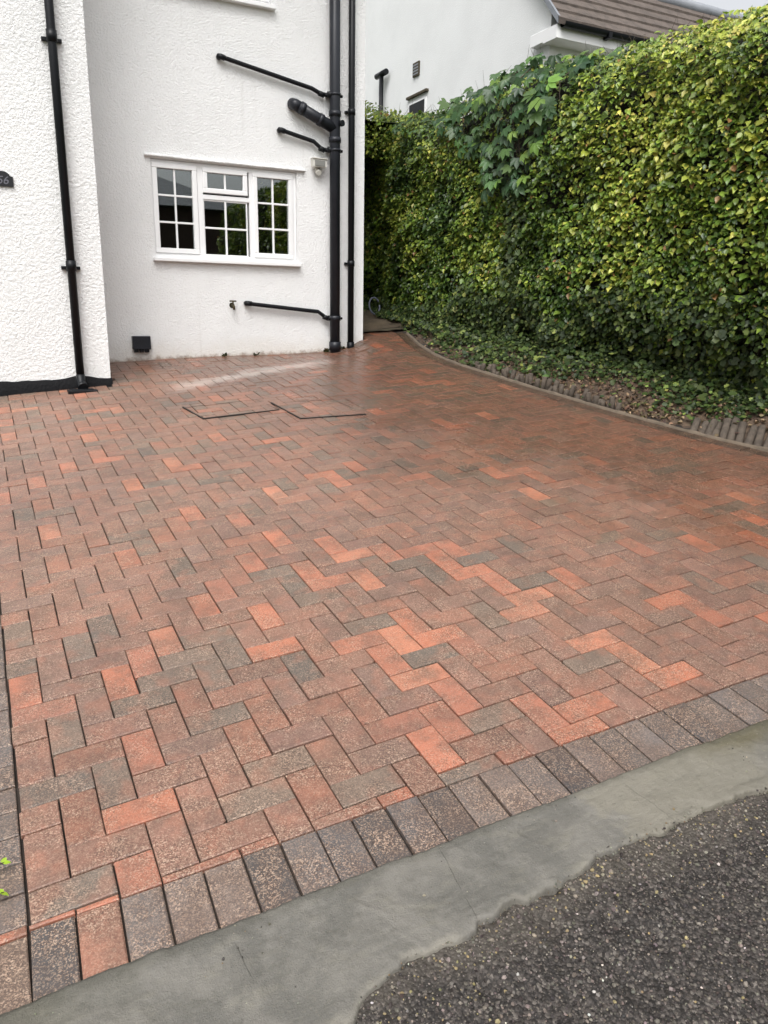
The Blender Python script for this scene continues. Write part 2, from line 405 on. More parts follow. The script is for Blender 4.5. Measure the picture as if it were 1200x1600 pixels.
def fast_mesh(name, V, nper, loops, tints, mat, origin=(0, 0, 0)):
    """V (N,k,3) vertices of N pieces, loops: faces of one piece"""
    N, k, _ = V.shape; me = bpy.data.meshes.new(name)
    vv = (V.reshape(-1, 3) - np.asarray(origin)).astype(np.float32)
    me.vertices.add(len(vv)); me.vertices.foreach_set('co', vv.ravel())
    fl = np.concatenate([np.array(f) for f in loops]); tot = np.array([len(f) for f in loops])
    allv = (fl[None, :] + (np.arange(N) * k)[:, None]).ravel()
    ft = np.tile(tot, N); fs = np.concatenate([[0], np.cumsum(ft)[:-1]])
    me.loops.add(len(allv)); me.loops.foreach_set('vertex_index', allv.astype(np.int32))
    me.polygons.add(len(ft)); me.polygons.foreach_set('loop_start', fs.astype(np.int32)); me.polygons.foreach_set('loop_total', ft.astype(np.int32))
    me.polygons.foreach_set('use_smooth', np.ones(len(ft), bool))
    at = me.color_attributes.new('tint', 'FLOAT_COLOR', 'POINT')
    at.data.foreach_set('color', np.repeat(tints, k, axis=0).astype(np.float32).ravel())
    me.materials.append(MT[mat]); me.update(calc_edges=True); me.validate(); return me
def mesh_obj(name, me, origin=(0, 0, 0), parent=None, label=None, cat=None, group=None, kind=None):
    o = bpy.data.objects.new(name, me); COL.objects.link(o); place(o, origin, parent); return tag(o, label, cat, group, kind)

# ================================================================== THE SETTING
# far ground sheet
xs = np.unique(np.concatenate([np.linspace(-260, -12, 14), np.linspace(-12, 14, 53), np.linspace(14, 260, 14)]))
ys = np.unique(np.concatenate([np.linspace(-260, -12, 14), np.linspace(-12, 12, 61), np.linspace(12, 260, 14)]))
X, Y = np.meshgrid(xs, ys)
MB().grid(X, Y, G(X, Y) - .13).build('ground', 'grass', kind='structure', origin=(0, 0, 0))

# right-hand edge of the paving
EY = [-3.6, -1.0, 0.0, 1.2, 1.6, 2.15, 2.8, 3.65, 4.47, 5.0, 5.5, 6.15, 7.0]
EX = [3.5, 3.50, 3.40, 3.26, 3.15, 3.07, 3.00, 2.94, 2.90, 2.93, 3.02, 3.22, 3.4]
def edge_x(y): return np.interp(y, EY, EX)
KERB = .105

# ---- road: fine geometry where the lens looks at it
BASE_Y, BSL, BDEP = -.418, -.034, .198        # inner line of the border course, its skew, its depth
CY0 = BASE_Y - BDEP
def base_y(x): return BASE_Y + BSL * (np.asarray(x, float) + 1.1)
EDX = [-2.5, -1.6, -1.0, -.73, -.62, -.55, -.42, -.28, -.107, .068, .22, .39, .61, 1.0, 2.0, 6]
EDY = [-1.02, -1.02, -1.0, -.945, -.888, -.872, -.888, -.862, -.866, -.85, -.857, -.852, -.885, -.88, -.87, -.87]
def conc_edge(x):
    x = np.asarray(x, float); return np.interp(x, EDX, EDY) + .018 * (vn2(x, x * 0 + 3.1, 9) - .5) + .016 * (vn2(x, x * 0 + 7.1, 31) - .5) + .010 * (vn2(x, x * 0 + 4.1, 85) - .5)
xs = np.unique(np.round(np.concatenate([np.linspace(-60, -4, 15), np.linspace(-4, -.85, 40), np.arange(-.85, .95, .006), np.linspace(.95, 6, 40), np.linspace(6, 60, 15)]), 4))
ys = np.unique(np.round(np.concatenate([np.linspace(-7.2, -1.5, 30), np.arange(-1.5, -.80, .006), [-.78, -.7]]), 4))
X, Y = np.meshgrid(xs, ys)
fine = (sstep(-1.0, -.85, X) * (1 - sstep(.9, 1.1, X)) * sstep(-1.6, -1.45, Y))
def road_h(X, Y): return .004 * (vn2(X, Y, 70) - .5) + .004 * (vn2(X, Y, 28, 5) - .5) + .008 * (vn2(X, Y, 9, 9) - .5) - .014 * np.clip((vn2(X, Y, 14, 2) - .72) / .2, 0, 1)
h = road_h(X, Y)
road = MB().grid(X, Y, G(X, Y) - .004 + h * (.15 + .85 * fine)).build('road', 'asphalt', kind='structure', origin=(0, -3, -.3))

# ---- concrete strip between paving and road
xs = np.unique(np.round(np.concatenate([np.linspace(-2.4, -1.5, 12), np.arange(-1.5, 1.3, .006), np.linspace(1.3, 3.48, 40)]), 4))
tt = np.concatenate([[0], np.linspace(.005, .95, 44), [.965, .977, .986, .992, .997, 1.0]])
X, T = np.meshgrid(xs, tt)
Y0_ = base_y(X) - BDEP + .004; Y = Y0_ + T * (conc_edge(X) - Y0_)
drop = np.interp(T, [0, .95, .965, .977, .986, .992, .997, 1], [0, 0, .0005, .0015, .004, .008, .016, .03])
Z = G(X, Y) + .012 - .006 * T - drop + .007 * (vn2(X, Y, 6) - .5) + .005 * (vn2(X, Y, 19) - .5) + .0022 * np.floor(4.2 * vn2(X * .6 + Y * .5, Y, 8, 11)) + .0022 * (vn2(X, Y, 70) - .5) + .0016 * (vn2(X, Y, 150) - .5)
Z[0] -= .05
tn = np.stack([T, T * 0, T * 0, T * 0 + 1], -1).reshape(-1, 4)
MB().grid(X, Y, Z).build('concrete_strip', 'concrete', kind='structure', origin=(0, -.75, -.1), tint=tn)

# ---- driveway: joint bed, then every brick
bed = MB()
xs = np.linspace(-2.2, 3.6, 60); ys = np.linspace(0, 1, 110)
X, Y = np.meshgrid(xs, ys); Y = base_y(X) - BDEP - .01 + Y * (8.5 - base_y(X) + BDEP)
driveway = bed.grid(X, Y, G(X, Y) - .014 + .004 * (vn2(X, Y, 30) - .5)).build('driveway', 'joint', kind='structure', origin=(.9, 2.8, .3))

def clip(poly, a, b, c):
    """keep a*x+b*y<=c"""
    out = []
    for i in range(len(poly)):
        p, q = poly[i], poly[(i + 1) % len(poly)]; dp = a * p[0] + b * p[1] - c; dq = a * q[0] + b * q[1] - c
        if dp <= 0: out.append(p)
        if (dp < 0 < dq) or (dq < 0 < dp):
            t = dp / (dp - dq); out.append((p[0] + t * (q[0] - p[0]), p[1] + t * (q[1] - p[1])))
    return out
def area(p): return .5 * sum(p[i][0] * p[(i + 1) % len(p)][1] - p[(i + 1) % len(p)][0] * p[i][1] for i in range(len(p)))
def inset(poly, d):
    n = len(poly); P = [np.array(p) for p in poly]; out = []
    for i in range(n):
        a, b, c = P[i - 1], P[i], P[(i + 1) % n]
        e1 = (b - a) / (np.linalg.norm(b - a) + 1e-9); e2 = (c - b) / (np.linalg.norm(c - b) + 1e-9)
        n1 = np.array([-e1[1], e1[0]]); n2 = np.array([-e2[1], e2[0]]); k = 1 + n1 @ n2
        out.append(b + d * (n1 + n2) / max(k, .3))
    return out
def brick_geo(poly, lift=0.0, joint=.0022, cham=.0032, depth=.03, tilt=None):
    if rng.random() < .22 and len(poly) == 4:          # a knocked corner
        i = int(rng.integers(4)); q = np.array(poly[i]); a_ = np.array(poly[i - 1]) - q; b_ = np.array(poly[(i + 1) % 4]) - q
        la, lb_ = np.linalg.norm(a_), np.linalg.norm(b_); d1, d2 = rng.uniform(.004, .013, 2)
        if min(la, lb_) > .04: poly = list(poly[:i]) + [tuple(q + a_ / la * d1), tuple(q + b_ / lb_ * d2)] + list(poly[i + 1:])
    p0 = inset(poly, joint)
    if area(p0) < 2e-4: return None
    sh = rng.normal(0, .0007, 2); p0 = [q + sh for q in p0]
    p1 = inset(p0, cham)
    if area(p1) < 5e-5: p1 = inset(p0, .0008)
    c = np.mean(p0, 0); tx, ty = tilt if tilt is not None else rng.normal(0, .0055, 2)
    def z(q): return float(G(q[0], q[1])) + lift + tx * (q[0] - c[0]) + ty * (q[1] - c[1])
    n = len(p0)
    v = [(*q, z(q)) for q in p1] + [(*q, z(q) - cham * .8) for q in p0] + [(*q, z(q) - depth) for q in p0]
    f = [tuple(range(n))]
    for i in range(n):
        j = (i + 1) % n
        f += [(i, i + n, j + n, j), (i + n, i + 2 * n, j + 2 * n, j + n)]
    return v, f, c
BROWN = [srgb(146, 113, 101), srgb(153, 118, 106), srgb(140, 110, 101), srgb(160, 116, 100), srgb(142, 116, 107)]
RED = [srgb(200, 130, 105), srgb(190, 127, 106), srgb(204, 140, 115), srgb(176, 122, 105)]
GREY = [srgb(122, 114, 107), srgb(112, 107, 102), srgb(130, 118, 109)]
DARK = [srgb(84, 84, 86), srgb(108, 106, 107), srgb(120, 115, 114)]
ORG = {('H', -13, 4), ('H', -7, 38), ('H', -5, 4), ('H', -2, 3), ('H', -1, 0), ('H', 2, -5), ('H', 2, 39), ('H', 3, -4), ('H', 4, 9), ('H', 6, 3), ('H', 7, -4), ('V', -13, 5), ('V', -11, -5), ('V', -11, 19), ('V', -11, 27), ('V', -10, 0), ('V', -10, 4), ('V', -8, 6), ('V', -8, 14), ('V', -6, 8), ('V', -5, 9), ('V', -4, 6), ('V', -2, -4), ('V', -1, -3), ('V', -1, 1), ('V', -1, 9), ('V', -1, 13), ('V', 1, 3), ('V', 1, 7), ('V', 1, 11), ('V', 1, 19), ('V', 0, -2), ('V', 2, -4), ('V', 3, 9), ('V', 5, 7), ('V', 5, 19), ('V', 6, 4), ('V', 7, -3), ('V', 11, 9), ('V', 12, -2), ('V', 14, 4)}
GRY = {('H', -13, -4), ('H', -13, 0), ('H', -8, 1), ('H', -5, -4), ('H', -2, 7), ('H', -1, 4), ('H', -1, 24), ('H', 0, -3), ('H', 0, 1), ('V', -13, 9), ('V', -12, 22), ('V', -10, 8), ('V', -7, 3), ('V', -7, 15), ('V', -6, 4), ('V', -6, 12), ('V', -2, 8), ('V', -1, 17), ('V', 0, 30), ('V', 4, 2), ('V', 4, 6), ('V', 4, 18), ('V', 5, 27)}
def shade(c, amt=.06, field=False):
    f = 1 + rng.normal(0, amt); w = rng.normal(0, .02)
    return (min(1, c[0] * f * (1 + w)), c[1] * f, min(1, c[2] * f * (1 - w)), float(rng.random()) * .4 + (.6 if field else 0))
def pick(lst): return lst[int(rng.integers(len(lst)))]
def lat(u, v): return u * UD + v * VD
LEFT_U = -13.04
lp = lat(LEFT_U, 0)
bricks = []                                   # (verts, faces, centre, tint)
for a in range(-16, 40):
    for b in range(-9, 72):
        mm = (a - b) % 4
        if mm == 3: kind, rect = 'H', ((a, b), (a + 2, b), (a + 2, b + 1), (a, b + 1))
        elif mm == 2: kind, rect = 'V', ((a, b), (a + 1, b), (a + 1, b + 2), (a, b + 2))
        else: continue
        poly = [tuple(lat(*q)[:2]) for q in rect]
        cx, cy = np.mean(poly, 0)
        if cx > 3.7 or cy > 6.9: continue
        # left border line, front border line, house walls, planted side
        poly = clip(poly, -VD[1] * 10, VD[0] * 10, -(VD[1] * 10 * lp[0] - VD[0] * 10 * lp[1])) if cx < -1.0 else poly
        if len(poly) < 3: continue
        poly = clip(poly, BSL, -1, -(BASE_Y + BSL * 1.1))
        if len(poly) < 3: continue
        if cx < -.30: poly = clip(poly, 0, 1, WING_Y + .0)
        elif cx < 2.59:
            if cy > WING_Y and cx < 0: poly = clip(poly, -1, 0, .302)
            if len(poly) >= 3: poly = clip(poly, 0, 1, WALL_Y)
        else: poly = clip(poly, 0, 1, 6.42)
        if len(poly) < 3: continue
        e0, e1 = edge_x(cy - .1) - KERB, edge_x(cy + .1) - KERB; sl = (e1 - e0) / .2
        poly = clip(poly, 1, -sl, e0 - sl * (cy - .1))
        if len(poly) < 3 or area(poly) < 4e-4: continue
        idn = (kind, a, b); ar = area(poly)
        if idn in ORG: c = pick(RED)
        elif idn in GRY: c = pick(GREY)
        elif ar < .0068 and cy < 0 and cx < .2: c = pick(RED)
        else:
            t = rng.random(); c = pick(BROWN) if t < .80 else pick(RED) if t < .88 else pick(GREY)
        g = brick_geo(poly, lift=float(rng.normal(0, .0012)))
        if g: bricks.append((*g, shade(c, .06, True)))
def put_bricks(lst, name, field_name, keep):
    """the largest in view as single parts, the rest joined"""
    C3 = np.array([[*b[2], float(G(*b[2]))] for b in lst]); px, dep = pix(C3)
    inside = (px[:, 0] > -30) & (px[:, 0] < 1230) & (px[:, 1] > 0) & (px[:, 1] < 1630) & (dep > .2)
    score = np.where(inside, 1 / dep ** 2, 0) * np.array([min(1, area([q[:2] for q in b[0][:len(b[0]) // 3]]) / .01) for b in lst])
    order = np.argsort(-score); single = set(order[:keep].tolist()); rest = MB(); tints = []
    for i, (v, f, c, t) in enumerate(lst):
        if i in single and score[i] > 0:
            MB().add(v, f).build(name, 'brick', driveway, tint=t, origin=(c[0], c[1], float(G(*c)) - .03))
        else: rest.add(v, f); tints += [t] * len(v)
    if rest.v:
        rest.build(field_name, 'brick', driveway, kind='stuff', tint=np.array(tints), origin=(1, 4, .5))
put_bricks(bricks, 'brick', 'brick_field', 300)

# front border: bricks side by side, ends to the road
border = []
x = -1.296; i = 0
seq = ['D', 'R', 'G', 'B', 'B', 'D', 'G', 'G']
while x < 3.45:
    w_ = .1003
    yb = base_y(x); ya = base_y(x + w_); sk = BDEP * -BSL
    poly = [(x - sk, yb - BDEP), (x + w_ - sk, ya - BDEP), (x + w_, ya), (x, yb)]
    k = seq[i] if i < len(seq) else pick(['G', 'G', 'B', 'D', 'G'])
    c = {'D': DARK[0], 'R': srgb(172, 124, 106), 'G': pick(DARK[1:]), 'B': srgb(124, 116, 114)}[k]
    g = brick_geo(poly, lift=float(rng.normal(.0005, .0012)), joint=.0028, cham=.004)
    if g: border.append((*g, shade(c, .05)))
    x += w_ + .0002; i += 1
# left border: bricks across, dark
lx = lambda yy: lp[0] + (yy - lp[1]) * VD[0] / VD[1]
poly = [(lx(CY0) - .205, CY0 - .01), (lx(CY0) - .004, CY0 - .01), (lx(CY0) - .004, BASE_Y - .004), (lx(CY0) - .205, BASE_Y - .004)]
border.append((*brick_geo(poly, joint=.0028), shade(srgb(112, 99, 91))))
poly = [(lx(CY0) - .205, BASE_Y - .003), (lx(CY0) - .004, BASE_Y - .003), (lx(CY0) - .004, BASE_Y + .026), (lx(CY0) - .205, BASE_Y + .026)]
border.append((*brick_geo(poly), shade(RED[1])))
y = BASE_Y + .027
while y < 5.1:
    poly = [(lx(y) - .205, y), (lx(y), y), (lx(y), y + .1), (lx(y) - .205, y + .1)]
    g = brick_geo(poly, lift=float(rng.normal(-.001, .0015)), joint=.0022); border.append((*g, shade(pick(DARK[1:]), .05))); y += .1003
put_bricks(border, 'border_brick', 'border_brick_field', 120)
# kerb course along the planting, long bricks lying end to end
kerb = []; y = -.9
while y < 6.3:
    a0, a1 = edge_x(y), edge_x(y + .2)
    poly = [(a0 - KERB, y), (a0, y), (a1, y + .2), (a1 - KERB, y + .2)]
    if y > BASE_Y - .2:
        g = brick_geo(poly, lift=.003 + float(rng.normal(0, .0012)), joint=.002); kerb.append((*g, shade(srgb(70, 66, 64), .08)))
    y += .2
put_bricks(kerb, 'kerb_brick', 'kerb_brick_field', 60)

# pale mortar fillet behind the kerb course
ys = np.linspace(-.8, 6.15, 240); rows = []
for off, dz in ((.0, -.03), (.0, .012), (.012, .022), (.03, .018), (.05, -.03)):
    rows.append((edge_x(ys) + off + .008 * (vn2(ys, ys * 0 + off * 100, 7) - .5) * (off > 0), ys, G(edge_x(ys), ys) + dz + .008 * (vn2(ys, ys * 0 + 2, 14) - .5)))
X = np.array([r[0] for r in rows]); Y = np.array([r[1] for r in rows]); Z = np.array([r[2] for r in rows])
MB().grid(X.T, Y.T, Z.T).build('mortar_edging', 'mortar', kind='structure', origin=(3, 3, .5))

# planted bank rising to the hedge
ys = np.linspace(-3.5, 8.8, 300); ss = np.concatenate([np.linspace(0, 1.2, 60), np.linspace(1.3, 4.0, 14)])
S, Y = np.meshgrid(ss, ys)
def bank_z(y, s):
    return G(edge_x(y) + s, y) - .02 + .20 * sstep(.05, .75, s) + .05 * (vn2(y, s, 4) - .5) * sstep(.02, .2, s) + .02 * (vn2(y, s, 19) - .5)
X = edge_x(Y) + .03 + S
MB().grid(X, Y, bank_z(Y, S + .03)).build('soil_bank', 'soil', kind='structure', origin=(3.6, 3, .5))
# gap beside the house: step edge and trodden earth
xs = np.linspace(2.60, 3.5, 20); ys = np.linspace(6.42, 6.56, 6); X, Y = np.meshgrid(xs, ys)
MB().grid(X, Y, G(X, Y) + .018 + .012 * (vn2(X, Y, 9) - .5)).build('threshold_strip', 'slab', kind='structure')
xs = np.linspace(2.3, 3.6, 24); ys = np.linspace(6.56, 9.6, 50); X, Y = np.meshgrid(xs, ys)
MB().grid(X, Y, G(X, Y) + .022 + .03 * (vn2(X, Y, 5) - .5) + .05 * sstep(6.56, 6.9, Y)).build('path', 'dirt', kind='structure')

# ================================================================== THE HOUSE
house = empty('house', (1.15, WALL_Y, .7), 'white rendered house with cottage window, side wing and black pipes', 'house')
def wall_panel(mb, x0, x1, z0, z1, y, holes, rev=.05):
    xs = sorted({x0, x1, *[h[0] for h in holes], *[h[1] for h in holes]}); zs = sorted({z0, z1, *[h[2] for h in holes], *[h[3] for h in holes]})
    for i in range(len(xs) - 1):
        for j in range(len(zs) - 1):
            cx, cz = (xs[i] + xs[i + 1]) / 2, (zs[j] + zs[j + 1]) / 2
            if any(h[0] < cx < h[1] and h[2] < cz < h[3] for h in holes): continue
            mb.add([(xs[i], y, zs[j]), (xs[i + 1], y, zs[j]), (xs[i + 1], y, zs[j + 1]), (xs[i], y, zs[j + 1])], [(0, 1, 2, 3)])
    for a, b, c, d in holes:
        r = y + rev
        mb.add([(a, y, c), (b, y, c), (b, y, d), (a, y, d), (a, r, c), (b, r, c), (b, r, d), (a, r, d)], [(0, 4, 5, 1), (1, 5, 6, 2), (2, 6, 7, 3), (3, 7, 4, 0)])
WX0, WX1, WZ0, WZ1 = .318, 1.808, 1.722, 2.630
UX0, UX1, UZ0, UZ1 = .40, 1.565, 4.115, 5.25
main = MB(); wall_panel(main, -.30, 2.59, .3, 6.3, WALL_Y, [(WX0, WX1, WZ0, WZ1), (UX0, UX1, UZ0, UZ1)], .12)
main.add([(2.59, WALL_Y, .3), (2.59, 12, .3), (2.59, 12, 6.3), (2.59, WALL_Y, 6.3)], [(0, 1, 2, 3)])
main.add([(2.59, 12, .3), (-.3, 12, .3), (-.3, 12, 6.3), (2.59, 12, 6.3)], [(0, 1, 2, 3)])
main.build('wall', 'render_fine', house)
wing = MB(); bx = -.302
wing.add([(-6, WING_Y, .3), (bx, WING_Y, .3), (bx, WING_Y, 6.3), (-6, WING_Y, 6.3), (bx, WALL_Y - .002, .3), (bx, WALL_Y - .002, 6.3), (-6, 12, .3), (-6, 12, 6.3)],
         [(0, 1, 2, 3), (1, 4, 5, 2), (6, 0, 3, 7)])
wing.build('wing_wall', 'render_rough', house)
# black painted plinth: thin skin following the paving
pl = MB(); xs = np.linspace(-6, bx + .012, 150)
zt = np.interp(xs, [-6, -1.19, -.31], [.55, .617, .634]) + .012 * (vn2(xs, xs * 0, 13) - .5) + .03 * np.exp(-((xs + .55) / .10) ** 2)
zb = G(xs, xs * 0 + WING_Y) - .06
X = np.array([xs, xs, xs, xs]); Z = np.array([zb, zt - .006, zt, zt]); Yp = np.array([xs * 0 + WING_Y - .014, xs * 0 + WING_Y - .014, xs * 0 + WING_Y - .008, xs * 0 + WING_Y + .01])
pl.grid(X, Yp, Z); e = len(xs) - 1
pl.add([(xs[e], WING_Y - .014, zb[e]), (xs[e], WING_Y + .35, zb[e]), (xs[e], WING_Y + .35, zt[e]), (xs[e], WING_Y - .014, zt[e])], [(0, 1, 2, 3)])
pl.build('plinth', 'plinth', house)
rf = MB().prism([(-6.3, 6.3), (2.8, 6.3), (-1.7, 9.4)], 5.0, 12.2).build('roof', 'tile', house)
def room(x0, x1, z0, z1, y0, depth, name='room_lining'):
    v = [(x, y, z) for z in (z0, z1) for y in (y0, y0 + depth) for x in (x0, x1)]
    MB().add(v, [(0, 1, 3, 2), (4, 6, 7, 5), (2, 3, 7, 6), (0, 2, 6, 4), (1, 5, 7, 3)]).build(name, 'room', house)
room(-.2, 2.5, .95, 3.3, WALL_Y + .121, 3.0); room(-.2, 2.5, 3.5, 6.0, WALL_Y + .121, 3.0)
# ---- windows
def frame_rect(mb, x0, x1, z0, z1, t, y0, y1, bev=.004):
    mb.box(x0, x1, y0, y1, z1 - t, z1, bev); mb.box(x0, x1, y0, y1, z0, z0 + t, bev)
    mb.box(x0, x0 + t, y0 + .0008, y1, z0 + t - .0005, z1 - t + .0005, bev); mb.box(x1 - t, x1, y0 + .0008, y1, z0 + t - .0005, z1 - t + .0005, bev)
FY = WALL_Y + .022
def window(x0, x1, z0, z1, lights, label):
    mb = MB(); frame_rect(mb, x0 + .002, x1 - .002, z0 + .002, z1 - .002, .045, FY, FY + .06)
    for mx in lights['mullions']: mb.box(mx - .028, mx + .028, FY + .0015, FY + .06, z0 + .045, z1 - .045, .004)
    for (tx0, tx1, tz) in lights['transoms']: mb.box(tx0, tx1, FY + .002, FY + .06, tz - .022, tz + .022, .004)
    win = mb.build('window', 'upvc', house, label=label)
    for (gx0, gx1, gz0, gz1, nx, nz, sash) in lights['panes']:
        if sash:
            c = MB(); frame_rect(c, gx0 - sash, gx1 + sash, gz0 - sash, gz1 + sash, sash + .006, FY - .012, FY + .045, .006)
            c.build('casement', 'upvc', win)
        else:
            c = MB(); frame_rect(c, gx0 - .012, gx1 + .012, gz0 - .012, gz1 + .012, .014, FY + .012, FY + .05, .003); c.build('glazing_bead', 'upvc', win)
        px_ = np.linspace(gx0, gx1, nx + 1); pz_ = np.linspace(gz0, gz1, nz + 1); b = .009; gy = FY + .022
        for q in px_[1:-1]: MB().box(q - b, q + b, gy - .016, gy + .012, gz0, gz1, .003).build('glazing_bar', 'upvc', win)
        for q in pz_[1:-1]: MB().box(gx0, gx1, gy - .0145, gy + .0105, q - b, q + b, .003).build('glazing_bar', 'upvc', win)
        for i in range(nx):
            for j in range(nz):
                tl = rng.normal(0, .0012, 2)
                xa, xb, za, zb_ = px_[i] - .002, px_[i + 1] + .002, pz_[j] - .002, pz_[j + 1] + .002
                v = [(x, gy + d + tl[0] * (x - xa) + tl[1] * (z - za), z) for d in (0, .004) for x, z in ((xa, za), (xb, za), (xb, zb_), (xa, zb_))]
                MB().add(v, [(0, 1, 2, 3), (7, 6, 5, 4), (0, 4, 5, 1), (1, 5, 6, 2), (2, 6, 7, 3), (3, 7, 4, 0)]).build('pane', 'glass', win)
    return win
win = window(WX0, WX1, WZ0, WZ1, dict(mullions=[.795, 1.325], transoms=[(.80, 1.32, 2.322)],
    panes=[(.372, .722, 1.812, 2.558, 2, 3, .042), (.862, 1.240, 2.400, 2.556, 2, 1, .040), (.830, 1.266, 1.776, 2.288, 2, 2, 0), (1.378, 1.728, 1.808, 2.556, 2, 3, .042)]),
    'white three-light cottage window with glazing bars')
MB().box(.292, 1.832, WALL_Y - .055, WALL_Y + .05, 1.688, WZ0 + .001, .006).build('sill', 'upvc', win)
dr = MB(); xs = np.linspace(.262, 1.895, 40); zz = 2.643 + .004 * (vn2(xs, xs * 0, 8) - .5)
prof = [(0, .028), (-.03, .020), (-.034, .006), (-.030, -.002), (0, -.006)]
dr.grid(np.array([xs + 0 for _ in prof]), np.array([xs * 0 + WALL_Y + p[0] for p in prof]), np.array([zz + p[1] for p in prof]))
for s_ in (0, -1): dr.add([(xs[s_], WALL_Y + p[0], zz[s_] + p[1]) for p in prof], [tuple(range(5))])
dr.build('drip_moulding', 'render_fine', house)
upw = window(UX0, UX1, UZ0, UZ1, dict(mullions=[.98], transoms=[], panes=[(.46, .91, 4.19, 5.17, 2, 3, .042), (1.05, 1.51, 4.19, 5.17, 2, 3, .042)]), 'white upstairs window seen only by its foot')
MB().box(UX0 - .03, UX1 + .03, WALL_Y - .06, WALL_Y + .05, UZ0 - .038, UZ0 + .001, .006).build('sill', 'upvc', upw)

# ---- wing downpipe
PY = WING_Y - .062
def pz(x, y, Yp): return at_y(x, y, Yp)
a, b = pz(78, 0, PY), pz(124, 590, PY); px0 = (a[0] + b[0]) / 2
dp = empty('downpipe', (px0, PY, b[2]), 'black downpipe on the white wing above the black plinth', 'downpipe')
zbase = float(G(px0, PY)) + .03
MB().cyl((px0, PY, zbase), (px0, PY, 6.0), .034, 20).build('pipe', 'black', dp)
for (x_, y_) in ((82, 56), (111, 415)):
    q = pz(x_, y_, PY); mb = MB().cyl((px0, PY, q[2] - .045), (px0, PY, q[2] + .04), .041, 20)
    br = mb.build('socket', 'black', dp)
    mb = MB().box(px0 - .075, px0 + .075, PY + .030, PY + .0615, q[2] - .03, q[2] - .004, .003); mb.build('bracket', 'black', dp)
sh = MB().tube([(px0, PY, zbase + .10), (px0, PY, zbase + .04), (px0 + .005, PY - .03, zbase + .005), (px0 + .008, PY - .07, zbase - .012)], [.036, .040, .042, .043], 18)
sh.build('shoe', 'black', dp)
gl = empty('gully', (px0 + .03, PY - .02, zbase), 'small black drain gully under the wing downpipe', 'gully')
gx, gy_ = px0 + .0, PY - .06; gz = float(G(gx, gy_))
MB().box(gx - .12, gx + .12, gy_ - .07, gy_ + .05, gz - .02, gz + .012, .006).build('surround', 'black', gl)
for i in range(5): MB().box(gx - .09, gx + .09, gy_ - .055 + i * .02, gy_ - .045 + i * .02, gz + .0125, gz + .018, .001).build('grating_bar', 'black', gl)

# ---- soil stack with its waste branches
SYp = WALL_Y - .085
a, b = pz(522.5, 0, SYp), pz(524, 547, SYp); sx0 = (a[0] + b[0]) / 2
sp = empty('soil_pipe', (sx0, SYp, .8), 'thick dark grey soil pipe on the white wall, with a branch', 'soil pipe')
MB().cyl((sx0, SYp, .74), (sx0, SYp, 6.0), .055, 24).build('pipe', 'greyblack', sp)
def collar(z, r=.064, h=.05, parent=None): MB().cyl((sx0, SYp, z - h / 2), (sx0, SYp, z + h / 2), r, 24).build('collar', 'greyblack', parent or sp)
for yy in (178, 219, 497): collar(pz(523, yy, SYp)[2])
collar(.86, .066, .09)
for yy in (148, 235):
    z = pz(523, yy, SYp)[2]; MB().box(sx0 - .075, sx0 + .085, SYp + .02, SYp + .084, z - .014, z + .014, .003).build('bracket', 'greyblack', sp)
    collar(z, .062, .022)
A = pz(462, 163, SYp); Bq = pz(519, 196, SYp); A = np.array([A[0], SYp, A[2]]); Bq = np.array([sx0, SYp, Bq[2] - .03])
br = MB().tube([A + (0, .09, .02), A + (-.015, .05, .012), A + (0, .01, 0), A + (.04, 0, -.02)], [.056, .056, .056, .056], 20)
br.tube([A + (.03, 0, -.015), Bq], .055, 20); o = br.build('branch', 'greyblack', sp)
d = (Bq - A) / np.linalg.norm(Bq - A); L = np.linalg.norm(Bq - A)
for t in (.16, .62): MB().tube([A + d * (L * t - .022), A + d * (L * t + .022)], .062, 20).build('collar', 'greyblack', o)
MB().cyl((sx0 + .05, SYp - .03, pz(523, 193, SYp)[2]), (sx0 + .062, SYp - .066, pz(523, 193, SYp)[2]), .03, 16).build('access_cap', 'black', sp)
# second, slimmer downpipe
RY = WALL_Y - .055; a, b = pz(550, 0, RY), pz(548, 535, RY); rx0 = (a[0] + b[0]) / 2
rp = empty('downpipe', (rx0, RY, .85), 'slim black downpipe between the soil pipe and the house corner', 'downpipe')
MB().cyl((rx0, RY, .80), (rx0, RY, 6.0), .034, 18).build('pipe', 'black', rp)
for yy in (175, 412):
    z = pz(549, yy, RY)[2]; MB().cyl((rx0, RY, z - .03), (rx0, RY, z + .03), .040, 18).build('socket', 'black', rp)
    MB().box(rx0 - .06, rx0 + .045, RY + .03, RY + .0545, z - .012, z + .012, .002).build('bracket', 'black', rp)
MB().cyl((rx0, RY, .80), (rx0, RY, .90), .041, 18).build('socket', 'black', rp)
